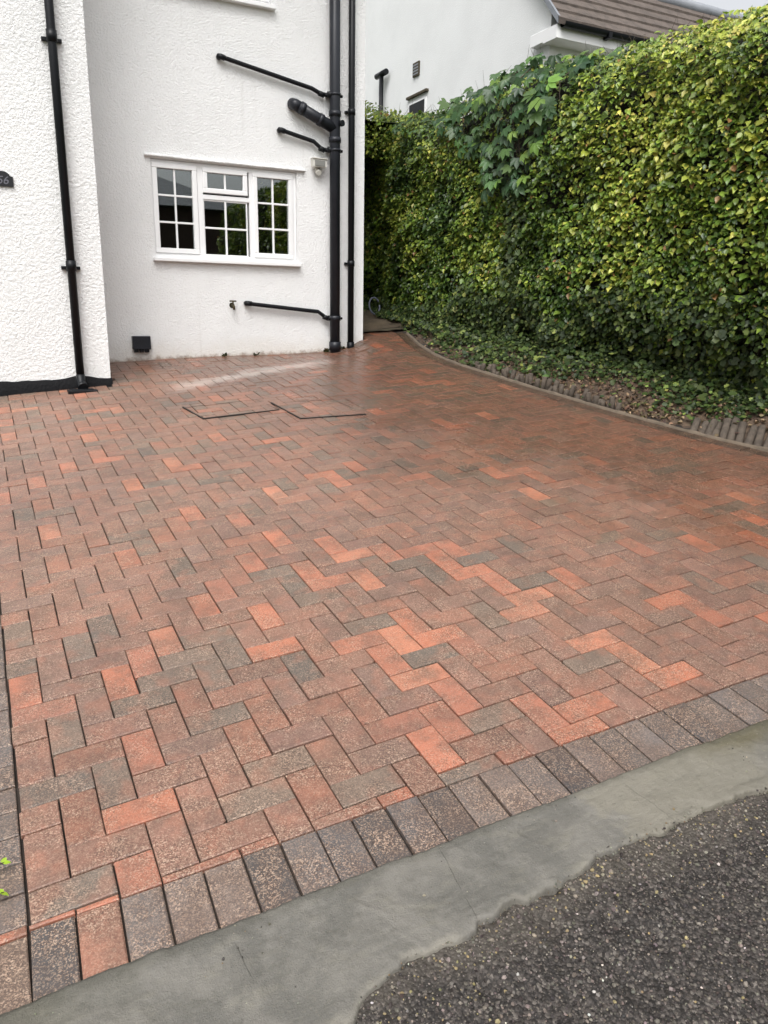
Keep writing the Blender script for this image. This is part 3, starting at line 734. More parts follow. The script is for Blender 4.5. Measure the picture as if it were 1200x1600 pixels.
# waste pipes
def waste(pts, label, r=.021):
    Wy = WALL_Y - .045; P = [pz(x, y, Wy) for x, y in pts]; P = [np.array([p[0], Wy, p[2]]) for p in P]
    end = np.array([sx0 - .03, SYp, P[-1][2]])
    w_ = empty('waste_pipe', P[0], label, 'waste pipe', 'waste pipes running to the soil pipe')
    MB().tube([P[0] + (-.004, .044, .002), P[0] + (-.004, .012, .002), P[0] + (.006, .0, 0), P[0] + (.03, 0, -.004 - .0)] + P[1:] + [end], r, 14).build('pipe', 'black', w_)
    MB().tube([P[0] + (.0, .03, 0), P[0] + (-.006, .004, .001), P[0] + (.012, -.002, 0), P[0] + (.05, 0, (P[1] - P[0])[2] / (P[1] - P[0])[0] * .05)], r + .005, 14).build('elbow', 'black', w_)
    e = P[-2]; MB().tube([e + (-.03, 0, .006), e, e + (.03, -.002, -.012)], r + .005, 14).build('elbow', 'black', w_)
    MB().cyl(end + (-.05, .004, 0), end + (.0, 0, 0), r + .008, 14).build('boss', 'black', w_)
    MB().cyl(end + (.07, .0, -.002), end + (.115, 0, -.002), .014, 10).build('strap_bolt', 'black', w_)
waste([(343, 88), (487, 138), (502, 147), (512, 149)], 'long sloping black waste pipe high above the window')
waste([(438, 203), (490, 221), (503, 233), (512, 235)], 'short black waste pipe under the thick branch')
waste([(386, 474), (497, 487), (509, 496), (516, 497)], 'low black waste pipe beside the tap')

# ---- small things fixed to the walls
q = pz(498, 258, WALL_Y - .05)
sl = empty('security_light', (q[0], WALL_Y, q[2] - .06), 'small pale security floodlight with sensor beside the soil pipe', 'security light')
lb = MB(); lx_, lz = q[0] - .005, q[2] + .005
lb.prism([(lx_ - .072, lz - .03), (lx_ + .072, lz - .03), (lx_ + .078, lz + .05), (lx_ - .078, lz + .05)], WALL_Y - .10, WALL_Y - .035); lb.build('housing', 'lamp_grey', sl)
MB().box(lx_ - .058, lx_ + .058, WALL_Y - .106, WALL_Y - .099, lz - .022, lz + .034, .003).build('lens', 'lens', sl)
MB().box(lx_ - .085, lx_ + .085, WALL_Y - .112, WALL_Y - .04, lz + .046, lz + .056, .003).build('hood', 'lamp_grey', sl)
MB().box(lx_ - .025, lx_ + .025, WALL_Y - .04, WALL_Y + .002, lz - .05, lz + .03, .004).build('bracket', 'lamp_grey', sl)
MB().tube([(lx_, WALL_Y - .03, lz - .05), (lx_, WALL_Y - .05, lz - .075), (lx_, WALL_Y - .075, lz - .085)], [.028, .032, .026], 14).build('sensor', 'lamp_grey', sl)
q = pz(221, 537, WALL_Y - .03)
vt = empty('wall_vent', (q[0], WALL_Y, q[2] - .07), 'square dark vent cowl low on the white wall', 'vent')
MB().box(q[0] - .088, q[0] + .088, WALL_Y - .062, WALL_Y + .002, q[2] - .055, q[2] + .075, .006).build('cowl', 'greyblack', vt)
for i in range(3): MB().box(q[0] - .075 + i * .052, q[0] - .035 + i * .052, WALL_Y - .055, WALL_Y - .008, q[2] - .085, q[2] - .054, .003).build('outlet', 'black', vt)
q = pz(364, 477, WALL_Y - .04)
tp = empty('garden_tap', (q[0], WALL_Y, q[2] - .05), 'small old brass garden tap beside the low waste pipe', 'tap')
MB().tube([(q[0], WALL_Y + .01, q[2]), (q[0], WALL_Y - .05, q[2]), (q[0], WALL_Y - .075, q[2] - .012), (q[0], WALL_Y - .082, q[2] - .045)], [.013, .013, .013, .011], 12).build('spout', 'brass', tp)
MB().cyl((q[0], WALL_Y - .045, q[2]), (q[0], WALL_Y - .045, q[2] + .04), .009, 10).build('spindle', 'brass', tp)
MB().tube([(q[0] - .035, WALL_Y - .045, q[2] + .042), (q[0] + .035, WALL_Y - .045, q[2] + .042)], .008, 10).build('handle', 'brass', tp)
MB().cyl((q[0], WALL_Y - .004, q[2]), (q[0], WALL_Y + .003, q[2]), .028, 14).build('wall_plate', 'brass', tp)
# house number plaque
qr = pz(21.5, 291, WING_Y - .012); qt = pz(5, 268, WING_Y - .012); cxp = qt[0] - .012; hw = qr[0] - cxp; z0 = qr[2] - .006; zt_ = qt[2] + .004
pts = [(-hw, 0), (hw, 0), (hw, .075), (hw * .78, .078)] + [(hw * .74 * math.cos(t), .074 + (zt_ - z0 - .074) * math.sin(t)) for t in np.linspace(.12, math.pi - .12, 14)] + [(-hw * .78, .078), (-hw, .075)]
pq = MB().prism([(cxp + x, z0 + z) for x, z in pts], WING_Y - .014, WING_Y + .004).build('number_plaque', 'plaque', label='black arched house number plaque on the white wing', cat='plaque')
tc = bpy.data.curves.new('house_number', 'FONT'); tc.body = '56'; tc.size = .085; tc.extrude = .0012; tc.align_x = 'CENTER'; tc.shear = .25
to = bpy.data.objects.new('house_number_text', tc); COL.objects.link(to)
dg = bpy.context.evaluated_depsgraph_get(); dg.update(); me = bpy.data.meshes.new_from_object(to.evaluated_get(dg)); bpy.data.objects.remove(to)
me.transform(Matrix.Translation((cxp, WING_Y - .0155, z0 + .018)) @ Matrix.Rotation(rad(90), 4, 'X'))
me.materials.clear(); me.materials.append(MT['plaque_grey'])
mb = MB(); mb.add([v.co for v in me.vertices], [tuple(p.vertices) for p in me.polygons]); mb.build('house_number', 'plaque_grey', pq)

# ---- recessed covers in the drive: thin steel trims
def cover(corners, label, lw=.009):
    P = [gnd(*c) for c in corners]                # far-left, near-left, near-right
    P.append(P[0] + P[2] - P[1])
    cc = sum(P) / 4; t = empty('manhole_cover', (cc[0], cc[1], float(G(cc[0], cc[1]))), label, 'manhole cover', 'recessed covers in the paving')
    for i in range(4):
        a_, b_ = P[i][:2], P[(i + 1) % 4][:2]; dd = (b_ - a_) / np.linalg.norm(b_ - a_); nn = np.array([-dd[1], dd[0]])
        w_ = lw * (1.0 if i in (0, 1) else .28)
        q = [a_ - dd * w_ / 2 - nn * w_ / 2, b_ - dd * w_ / 2 - nn * w_ / 2, b_ - dd * w_ / 2 + nn * w_ / 2, a_ - dd * w_ / 2 + nn * w_ / 2]
        zt = .008 if i in (0, 1) else .0004
        v = [(*p, float(G(*p)) - .02) for p in q] + [(*p, float(G(*p)) + zt + .0003 * i) for p in q]
        MB().add(v, [(3, 2, 1, 0), (4, 5, 6, 7), (0, 1, 5, 4), (1, 2, 6, 5), (2, 3, 7, 6), (3, 0, 4, 7)]).build('frame_trim', 'steel', t)
cover([(286, 637), (318, 655), (437, 641)], 'recessed brick-filled manhole cover beside the other, nearer the wing')
cover([(424, 630), (470, 655), (573, 648)], 'recessed brick-filled manhole cover beside the other, nearer the hedge')

# ================================================================== NEIGHBOUR'S HOUSE
NX, NY0 = 6.5, 8.0
nb = empty('neighbour_house', (9, 11, 1.6), 'white gabled house with brown tiled roof behind the hedge', 'house')
nz0 = 1.0; pit = math.tan(rad(47)); EVY, EVZ = 7.656, 5.25; RZ = 11.4; RY_ = EVY + (RZ - EVZ) / pit; LXW = 9.0; LZ = 6.22; LY = EVY + (LZ - EVZ) / pit
zw = lambda y: EVZ - .06 + (min(y, 2 * RY_ - y) - EVY) * pit
mb = MB(); ye = 2 * RY_ - NY0; yl_ = 2 * LY - NY0
mb.add([(NX, NY0, nz0), (NX, ye, nz0), (NX, ye, zw(ye)), (NX, RY_, zw(RY_)), (NX, NY0, zw(NY0)), (LXW, NY0, nz0), (LXW, NY0, zw(NY0)), (LXW, ye, nz0), (LXW, ye, zw(ye)), (LXW, RY_, zw(RY_))],
       [(0, 1, 2, 3, 4)[::-1], (0, 5, 6, 4), (5, 7, 8, 9, 6), (1, 2, 8, 7)])
mb.add([(LXW, NY0, nz0), (13.5, NY0, nz0), (13.5, NY0, zw(NY0)), (LXW, NY0, zw(NY0)), (13.5, yl_, nz0), (13.5, yl_, zw(NY0)), (13.5, LY, LZ - .06)], [(0, 1, 2, 3), (1, 4, 5, 6, 2)])
mb.build('wall', 'nwall', nb)
roof = MB().add([(NX - .12, EVY, EVZ - .03), (LXW, EVY, EVZ - .03), (LXW, RY_, RZ - .03), (NX - .12, RY_, RZ - .03), (LXW, 2 * RY_ - EVY, EVZ - .03), (NX - .12, 2 * RY_ - EVY, EVZ - .03),
    (13.7, EVY, EVZ - .03), (13.7, LY, LZ - .03), (LXW, LY, LZ - .03), (13.7, 2 * LY - EVY, EVZ - .03), (LXW, 2 * LY - EVY, EVZ - .03)], [(0, 1, 2, 3), (3, 2, 4, 5), (1, 6, 7, 8), (8, 7, 9, 10)]).build('roof', 'tile', nb)
Ls = .15
for i in range(38):
    y0_, y1_ = EVY + i * Ls - .03, EVY + (i + 1) * Ls + .02; z0_, z1_ = EVZ + (y0_ - EVY) * pit, EVZ + (y1_ - EVY) * pit
    xs = np.linspace(NX - .15, 13.7 if z1_ < LZ + .05 else LXW, 60); wv = .010 * (vn2(xs, xs * 0 + i, 3) - .5)
    X = np.array([xs] * 3); Yv = np.array([xs * 0 + y0_ + .012, xs * 0 + y0_, xs * 0 + y1_]); Zv = np.array([z0_ - .03 + wv, z0_ + .05 + wv, z1_ + .004 + wv])
    MB().grid(X, Yv, Zv, False).build('tile_course', 'tile', roof)
MB().tube([(NX - .15, RY_, RZ + .01), (LXW, RY_, RZ + .01)], .11, 12).build('ridge', 'lead', roof)
MB().tube([(LXW, LY, LZ + .02), (13.7, LY, LZ + .02)], .09, 12).build('ridge', 'lead', roof)
MB().add([(NX - .15, EVY, EVZ - .05), (NX - .15, RY_, RZ - .05), (NX - .15, RY_, RZ + .05), (NX - .15, EVY, EVZ + .05), (NX - .11, EVY, EVZ - .05), (NX - .11, RY_, RZ - .05), (NX - .11, RY_, RZ + .05), (NX - .11, EVY, EVZ + .05)],
         [(0, 1, 2, 3), (0, 4, 5, 1), (3, 2, 6, 7), (0, 3, 7, 4), (4, 7, 6, 5)]).build('verge', 'lead', roof)
MB().box(NX - .13, 13.6, EVY + .03, EVY + .055, 5.03, 5.20, .004).build('fascia', 'upvc', nb)
MB().box(NX - .13, 13.6, EVY + .056, NY0 - .002, 5.028, 5.05, .002).build('soffit', 'upvc', nb)
MB().prism([(NX - .13, 5.05), (NX + .001, 5.05), (NX + .001, 5.26), (NX - .10, 5.22), (NX - .13, 5.2)], EVY + .056, NY0 + .3).build('box_end', 'upvc', nb)
g = MB(); ang = np.linspace(math.pi, 2 * math.pi, 9); xs = np.array([NX - .08, 13.6])
g.grid(np.array([xs] * 9), np.array([[EVY - .03 + .06 * math.cos(t)] * 2 for t in ang]), np.array([[5.215 + .07 * math.sin(t)] * 2 for t in ang]))
gut = g.build('gutter', 'black', nb)
MB().box(NX + .72, NX + .78, EVY - .1, EVY + .03, 5.12, 5.2, .004).build('gutter_joint', 'black', gut)
nwz = [at_x(641, 152, NX), at_x(667, 140, NX)]
wy0, wy1, wzt = nwz[1][1] - .02, nwz[0][1] + .02, 5.20
w_ = MB().box(NX - .03, NX - .004, wy0, wy1, wzt - 1.0, wzt - .09, .004).build('window', 'upvc', nb)
MB().box(NX - .034, NX - .028, wy0 + .05, wy1 - .05, wzt - .95, wzt - .12, 0).build('pane', 'black', w_)
MB().box(NX - .06, NX + .0, wy0 - .05, wy1 + .05, wzt - .01, wzt + .035, .004).build('lintel', 'slab', w_)
v1, v2 = at_x(647, 100, NX), at_x(656, 117, NX)
vv = MB().box(NX - .03, NX + .001, v2[1], v1[1], v2[2], v1[2], .004).build('air_vent', 'slab', nb)
for i in range(4): MB().box(NX - .034, NX - .029, v2[1] + .02, v1[1] - .02, v2[2] + .03 + i * .05, v2[2] + .055 + i * .05).build('louvre', 'lead', vv)
pt = at_x(596, 116, NX - .1); pp = MB().cyl((NX - .1, pt[1], 2.0), (NX - .1, pt[1], pt[2]), .045, 12).build('flue_pipe', 'black', nb)
MB().tube([(NX - .1, pt[1] - .22, pt[2]), (NX - .1, pt[1] + .22, pt[2])], .055, 12).build('flue_cap', 'black', pp)

# house across the road: only its reflection reaches the picture
oh = empty('house_opposite', (4.5, -17, -.4), 'brick house across the road, mirrored in the cottage window', 'house')
oz = -.5; MB().box(-2.0, 8.0, -24, -16.5, oz, 4.9).build('wall', 'redwall', oh)
MB().add([(-2.4, -16.1, 4.85), (8.4, -16.1, 4.85), (8.4, -24.5, 4.85), (-2.4, -24.5, 4.85), (4.4, -19.5, 6.45), (5.3, -19.5, 6.45)], [(1, 0, 4, 5), (0, 3, 4), (3, 2, 5, 4), (2, 1, 5), (0, 1, 2, 3)]).build('roof', 'slate', oh)
for x in (-1.2, 2.6, 5.6):
    w_ = MB().box(x, x + 1.8, -16.5, -16.44, 1.2, 2.9).build('window', 'upvc', oh); MB().box(x + .1, x + 1.7, -16.45, -16.43, 1.3, 2.8).build('pane', 'black', w_)

# ================================================================== HEDGE AND CLIMBERS
TY = [-3.3, .6, 1.93, 2.58, 3.09, 4.0, 4.45, 4.84, 5.4, 5.9, 6.6, 7.5, 8.6]
TZ = [3.40, 3.50, 3.30, 3.37, 3.41, 3.48, 3.55, 3.60, 3.56, 3.52, 3.53, 3.70, 3.90]
def top_z(y): return np.interp(y, TY, TZ)
def low_z(y): return G(3.6, y) + np.interp(y, [-1, 1.5, 2.8, 4.4, 5.7, 6.5, 8], [.70, .70, .58, .38, .12, .05, .0]) + .5 * (vn2(np.asarray(y, float), np.asarray(y, float) * 0, 1.9, 3) - .5) * (1 - .6 * sstep(5.2, 6.5, y)) + .16 * (vn2(np.asarray(y, float), np.asarray(y, float) * 0, 6.2, 5) - .5)
def face_x(y, z):
    y = np.asarray(y, float); z = np.asarray(z, float)
    base = 3.55 + sstep(7.0, 7.9, y) * .22
    lz = low_z(y); t = np.clip((z - lz) / np.maximum(top_z(y) - lz, .2), -1, 1)
    bul = .12 * (vn2(y, z, 1.1) - .5) + .10 * (vn2(y, z, 2.7, 4) - .5) + .06 * (vn2(y, z, 6.5, 8) - .5)
    under = .32 * sstep(.02, -.24, t)                     # recess below the clipped face
    rnd = .22 * sstep(.86, 1.0, t) ** 2
    return base - bul * 1.2 + under + rnd - .05 * np.sin(np.clip(t, 0, 1) * math.pi)
def rot_from(nrm, tip):
    z = nrm / np.linalg.norm(nrm, axis=1)[:, None]; y = tip - z * (tip * z).sum(1)[:, None]; y /= np.linalg.norm(y, axis=1)[:, None] + 1e-9
    x = np.cross(y, z); return np.stack([x, y, z], -1)      # columns
LEAF_V = np.array([(0, 0, 0), (-.27, .28, .05), (0, .30, -.02), (.27, .28, .05), (-.34, .55, .05), (0, .6, -.03), (.34, .55, .05), (-.18, .83, .0), (0, .85, -.05), (.18, .83, 0), (0, 1.06, -.14)])
LEAF_F = [(0, 2, 1), (0, 3, 2), (1, 2, 5, 4), (2, 3, 6, 5), (4, 5, 8, 7), (5, 6, 9, 8), (7, 8, 10), (8, 9, 10)]
def leaves(tv, pos, nrm, tip, size, curl=None):
    R = rot_from(nrm, tip); V = tv[None] * size[:, None, None]
    if curl is not None: V = V * np.stack([np.ones(len(size)), np.ones(len(size)), curl], -1)[:, None, :]
    return np.einsum('nij,nkj->nki', R, V) + pos[:, None, :]
def tint_arr(cols, idx, amt=.16):
    c = np.array(cols)[idx]; f = np.exp(rng.normal(0, amt, len(idx)))[:, None]
    return np.c_[np.clip(c[:, :3] * f * np.exp(rng.normal(0, .05, (len(idx), 3))), 0, 1), np.ones(len(idx))]

N = 132000
y = rng.uniform(-3.2, 9.4, N); u = rng.random(N)
dens = np.where(y < .9, .40, 1.0)
z = low_z(y) - .55 + u * (top_z(y) - low_z(y) + .55 + .02)
depth = np.where(rng.random(N) < .62, rng.exponential(.03, N), rng.uniform(0, .22, N)); depth = np.minimum(depth, .30)
gap = vnoise(np.stack([y, z, y * 0 + 5], -1), 3.4); gap2 = vnoise(np.stack([y, z, y * 0 + 9], -1), 9.0)
t = (z - low_z(y)) / (top_z(y) - low_z(y))
keepp = dens * np.where(t < .04, np.clip(.16 + 1.3 * (gap - .45), .05, .7), 1.0) * np.where(gap2 > .74, .35, 1.0) * np.where((gap > .76) & (t < .6), .5, 1)
# the creeper smothers its own part of the face
cre = lambda y, z: ((y > 3.75) & (y < 6.3) & (z > np.interp(y, [3.75, 4.0, 4.3, 4.6, 4.95, 5.2, 5.6, 6.0, 6.3], [3.45, 2.85, 2.35, 2.35, 2.5, 2.8, 3.05, 3.25, 3.4])))
ic = cre(y, z); keepp *= np.where(ic, .30, 1.0)
ok = rng.random(N) < keepp
y, z, depth, t, gap = y[ok], z[ok], depth[ok], t[ok], gap[ok]; n = len(y)
pos = np.stack([face_x(y, z) + depth - .02, y, z], -1)
# leaves on the flat top
NT = 8500; yt = rng.uniform(-1.5, 8.4, NT); st = rng.uniform(0, 1.1, NT) ** 1.2
zt = top_z(yt) - .05 + .10 * (vn2(yt, st, 3) - .5) + rng.normal(0, .025, NT) - .10 * sstep(.15, 0, st) + .05
pt_ = np.stack([face_x(yt, top_z(yt) - .02) + st - .03, yt, zt], -1)
# growth arching over the gap, added to darken it, and closing its far end
NA = 4200; xa = rng.uniform(2.6, 3.8, NA); ya = 7.45 + np.abs(rng.normal(0, .55, NA)); za = top_z(ya) - .55 + rng.random(NA) * .62 + .08 * (vn2(xa, ya, 4) - .5)
xe = rng.uniform(2.45, 4.0, NA); ze = rng.uniform(.95, 3.6, NA); yee = 9.35 - rng.exponential(.08, NA)
pa = np.vstack([np.stack([xa, ya, za], -1), np.stack([xe, yee, ze], -1)])
pos = np.vstack([pos, pa, pt_]); n0 = n; n += len(pa); istop = np.r_[np.zeros(n, bool), np.ones(NT, bool)]
n = len(pos)
nrm = np.stack([-.75 * np.ones(n), -.35 * np.ones(n), np.ones(n)], -1) + rng.normal(0, .42, (n, 3))
nrm[istop] = np.stack([-.3 * np.ones(NT), -.2 * np.ones(NT), np.ones(NT)], -1) + rng.normal(0, .45, (NT, 3))
tip = np.stack([-.7 * np.ones(n), -.55 * np.ones(n), -.55 * np.ones(n)], -1) + rng.normal(0, .5, (n, 3))
size = np.clip(.042 * np.exp(rng.normal(0, .28, n)), .02, .085); size[istop] *= 1.05
cn = vnoise(pos, 1.7, 2); cn2 = vnoise(pos, 5.0, 6); hgt = (pos[:, 2] - 1.3) / 2.2
yl = .36 * cn + .34 * cn2 + .12 + .10 * hgt + .12 * sstep(6.5, 2.0, pos[:, 1]) + rng.normal(0, .13, n)
LC = [srgb(58, 80, 36), srgb(86, 108, 44), srgb(116, 136, 54), srgb(152, 162, 68), srgb(192, 188, 94), srgb(154, 118, 76)]
idx = np.digitize(yl, [.45, .59, .73, .89]); idx[rng.random(n) < .012] = 5
tl = tint_arr(LC, idx)
V = leaves(LEAF_V, pos, nrm, tip, size, rng.normal(1, .8, n))
hedge = empty('hedge', (3.7, 3.5, .8), 'tall clipped yellow-green hedge beside the brick drive', 'hedge')
def split_leaves(V, T, pos, outer, parent, name, field, mat, keep, faces):
    px, dep = pix(pos); ins = (px[:, 0] > 5) & (px[:, 0] < 1195) & (px[:, 1] > 5) & (px[:, 1] < 1595)
    sc = np.where(ins, 1.0, 0) * outer * (np.ptp(V, axis=1).max(1) / dep) ** 2
    od = np.argsort(-sc)[:keep]; msk = np.zeros(len(pos), bool); msk[od] = True
    for i in od:
        me = fast_mesh(name, V[i:i + 1], 1, faces, T[i:i + 1], mat, pos[i]); mesh_obj(name, me, pos[i], parent)
    if (~msk).any():
        me = fast_mesh(field, V[~msk], 1, faces, T[~msk], mat, WORLD[parent]); mesh_obj(field, me, WORLD[parent], parent, kind='stuff')
outer = np.r_[np.where(depth < .02, 1.0, 0.0), np.zeros(len(pa)), np.full(NT, .3)]
split_leaves(V, tl, pos, outer, hedge, 'leaf', 'foliage', 'leaf', 300, LEAF_F)
# dark sheets added behind the leaves to stop the light, and stems
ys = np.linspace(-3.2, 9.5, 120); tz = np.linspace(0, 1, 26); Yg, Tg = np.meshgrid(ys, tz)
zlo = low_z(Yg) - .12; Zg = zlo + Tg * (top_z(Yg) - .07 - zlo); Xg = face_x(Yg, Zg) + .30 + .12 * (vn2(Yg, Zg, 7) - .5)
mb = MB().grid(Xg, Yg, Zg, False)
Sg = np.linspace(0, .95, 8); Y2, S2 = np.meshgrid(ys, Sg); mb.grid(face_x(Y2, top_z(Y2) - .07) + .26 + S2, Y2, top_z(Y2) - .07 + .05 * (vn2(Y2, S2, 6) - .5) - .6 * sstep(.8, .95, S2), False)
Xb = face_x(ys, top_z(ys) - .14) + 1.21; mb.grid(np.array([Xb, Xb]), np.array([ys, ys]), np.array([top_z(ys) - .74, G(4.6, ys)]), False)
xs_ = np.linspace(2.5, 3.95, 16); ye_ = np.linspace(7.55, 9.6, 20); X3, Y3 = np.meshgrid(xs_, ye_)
for dz in (-.52, -.12): mb.grid(X3, Y3, top_z(Y3) + dz + .10 * (vn2(X3, Y3, 5) - .5), False)  # dark sheets added over the gap to keep it in shade
z3 = np.linspace(.9, 3.9, 30); X3, Z3 = np.meshgrid(np.linspace(2.4, 4.3, 16), z3); mb.grid(X3, 9.45 + .15 * (vn2(X3, Z3, 5) - .5), Z3, False)  # dark backing sheet added behind the leaves at the far end
mb.build('inner_light_block', 'innerdark', hedge)
for i in range(26):
    yy = -.6 + i * .34 + rng.uniform(-.1, .1); xx = 4.02 + rng.uniform(-.12, .15) ; zz = float(bank_z(yy, xx - edge_x(yy))) - .05
    p = [np.array([xx, yy, zz])]
    for k in range(5): p.append(p[-1] + np.array([rng.uniform(-.06, .04), rng.uniform(-.09, .09), .30]))
    MB().tube(p, [.028, .024, .021, .017, .014, .01], 7).build('stem', 'stem', hedge)
# fine shoots poking over the clipped top
sh = MB()
for i in range(90):
    yy = rng.uniform(1.5, 8); p0 = np.array([float(face_x(yy, top_z(yy) - .02)) + rng.uniform(-.05, .3), yy, float(top_z(yy)) - .08])
    sh.tube([p0, p0 + rng.normal(0, .03, 3) + (0, 0, .10), p0 + rng.normal(0, .05, 3) + (0, 0, .19)], [.003, .0022, .001], 4, False)
sh.build('shoot', 'stem', hedge, kind='stuff')

# back wall of the inside of the lower recess: dark shrubbery ivy
# ---- creeper: five-fingered leaves, hanging
def palmate(n_f=5, seed=0):
    V = []; Fc = []
    for j in range(n_f):
        a = rad(-78 + 156 * j / (n_f - 1)); L = (.62, .86, 1.0, .86, .62)[j]; ca, sa = math.cos(a), math.sin(a)
        pts = [(0, .02, 0), (-.15, .38, .03), (0, .40, -.02), (.15, .38, .03), (-.20, .66, .02), (0, .68, -.03), (.20, .66, .02), (0, 1.0, -.10)]
        o = len(V)
        for x, y_, z_ in pts: x, y_ = x * L * 1.05, y_ * L; V.append((x * ca + y_ * sa, y_ * ca - x * sa, z_ * L - .03 * abs(j - 2)))
        Fc += [tuple(o + i for i in f) for f in ((0, 2, 1), (0, 3, 2), (1, 2, 5, 4), (2, 3, 6, 5), (4, 5, 7), (5, 6, 7))]
    return np.array(V), Fc
PV, PF = palmate()
creeper = empty('creeper', (3.4, 4.9, 3.5), 'dark green five-fingered creeper spilling over the hedge top', 'creeper')
P = []
while len(P) < 250:
    yy, zz = rng.uniform(3.75, 6.3), rng.uniform(2.3, 3.68)
    if bool(cre(yy, zz)) and zz < top_z(yy) + .05: P.append((float(face_x(yy, min(zz, top_z(yy) - .03))) - rng.uniform(.02, .10), yy, zz))
for i in range(46):
    yy = rng.uniform(3.6, 7.9); dz = rng.uniform(-.22, .07) if yy > 6.2 else rng.uniform(0, .07); P.append((float(face_x(yy, top_z(yy) - .03 + min(dz, 0))) + (rng.uniform(-.08, .25) if dz > -.02 else rng.uniform(-.08, -.02)), yy, float(top_z(yy)) + dz))
P = np.array(P); n = len(P)
nrm = np.stack([-np.ones(n), -.35 * np.ones(n), .55 * np.ones(n)], -1) + rng.normal(0, .25, (n, 3)); nrm[250:, 2] += .9
tip = np.stack([-.1 * np.ones(n), -.1 * np.ones(n), -np.ones(n)], -1) + rng.normal(0, .38, (n, 3))
size = rng.uniform(.085, .14, n)
CC = [srgb(54, 80, 50), srgb(68, 96, 58), srgb(84, 112, 62), srgb(116, 146, 70)]
idx = rng.choice(4, n, p=[.38, .38, .18, .06]); idx[250:] = rng.choice([1, 2, 3], 46)
V = leaves(PV, P, nrm, tip, size, rng.normal(1.2, .5, n)); T = tint_arr(CC, idx, .12)
# one big pale leaf cluster at the top of the tongue
bp = np.array([[3.36, 4.0, 3.10], [3.37, 4.12, 3.16], [3.35, 3.9, 3.2], [3.36, 4.05, 3.0]]); nb_ = len(bp)
V2 = leaves(PV, bp, np.array([[-1, -.3, .7]] * 4) + rng.normal(0, .15, (4, 3)), np.array([[0, .4, -1], [0, 1, .1], [0, -.8, .3], [0, -.6, -1]]), np.array([.17, .16, .15, .16]))
T2 = tint_arr(CC, np.array([3, 2, 3, 2]), .05)
split_leaves(np.vstack([V, V2]), np.vstack([T, T2]), np.vstack([P, bp]), np.ones(n + nb_), creeper, 'leaf', 'leaf_mass', 'creeper', 300, PF)
for i in range(9):
    yy = 4.0 + i * .26; z0_ = float(top_z(yy)); p = []
    for k in range(6):
        zz = z0_ - .02 - k * (.22 if 4.1 < yy < 5.1 else .10); p.append((float(face_x(yy + .03 * k, zz)) - .03, yy + .03 * k * (1 if i % 2 else -1), zz))
    MB().tube(p, [.006, .006, .005, .005, .004, .003], 6).build('vine_stem', 'stem', creeper)

# ---- ivy on the bank and in the recess
IV = np.array([(0, 0, 0), (-.42, .18, .05), (-.30, .42, .03), (-.40, .70, .03), (0, .45, -.02), (0, 1.0, -.06), (.40, .70, .03), (.30, .42, .03), (.42, .18, .05)])
IF = [(0, 4, 2, 1), (2, 4, 3), (3, 4, 5), (4, 6, 5), (4, 7, 6), (0, 8, 7, 4)]
NI = 24000; yi = rng.uniform(-.6, 8.2, NI); si = rng.uniform(.04, .95, NI)
cov = vn2(yi, si, 2.3, 3); far = sstep(2.2, 5.0, yi)
keep = rng.random(NI) < np.clip((cov - .56 + .30 * far + .60 * sstep(.22, .55, si)) * 2.2, 0.03, 1) * np.where(si < .14 + .04 * (1 - far), .10 + .3 * far, 1)
yi, si = yi[keep], si[keep]; n1 = len(yi)
P1 = np.stack([edge_x(yi) + .03 + si, yi, bank_z(yi, si + .03) + .015 + rng.exponential(.03, n1)], -1)
NV = 22000; yv = rng.uniform(-.6, 8.3, NV); lz = low_z(yv); gz_ = G(3.8, yv) + .08; zv = gz_ + rng.random(NV) * np.maximum(lz + .25 - gz_, .05)
xv = np.minimum(face_x(yv, zv) - .06 - .16 * sstep(.5, .05, (zv - gz_) / np.maximum(lz - gz_, .1)) + rng.exponential(.07, NV), 4.15)
P2 = np.stack([xv, yv, zv], -1)
k2 = rng.random(NV) < np.where(vn2(yv, zv, 3.2, 1) > .42, .9, .35); P2 = P2[k2]; n2 = len(P2)
ys_ = rng.normal(4.38, .08, 620) + .05; zs_ = rng.uniform(.85, 2.35, 620); P3 = np.stack([face_x(ys_, np.maximum(zs_, low_z(ys_))) - rng.uniform(.02, .09, 620), ys_, zs_], -1)
Pi = np.vstack([P1, P2, P3]); n = len(Pi)
nrm = np.vstack([np.array([-.35, -.3, 1.0]) + rng.normal(0, .38, (n1, 3)), np.array([-1, -.3, .6]) + rng.normal(0, .4, (n2 + 620, 3))])
tip = np.vstack([rng.normal(0, 1, (n1, 3)) + (-.4, -.3, -.2), np.array([-.2, -.2, -.8]) + rng.normal(0, .5, (n2 + 620, 3))])
IC = [srgb(46, 60, 34), srgb(64, 78, 42), srgb(86, 100, 52), srgb(122, 132, 70)]
T = tint_arr(IC, rng.choice(4, n, p=[.4, .36, .18, .06]), .15)
V = leaves(IV, Pi, nrm, tip, np.clip(.033 * np.exp(rng.normal(0, .35, n)), .012, .07), rng.normal(1, .6, n))
mesh_obj('ivy', fast_mesh('ivy', V, 1, IF, T, 'ivy', (3.5, 3.5, .8)), (3.5, 3.5, .8), None, 'dark green ivy covering the bank beneath the hedge', 'ivy', None, 'stuff')
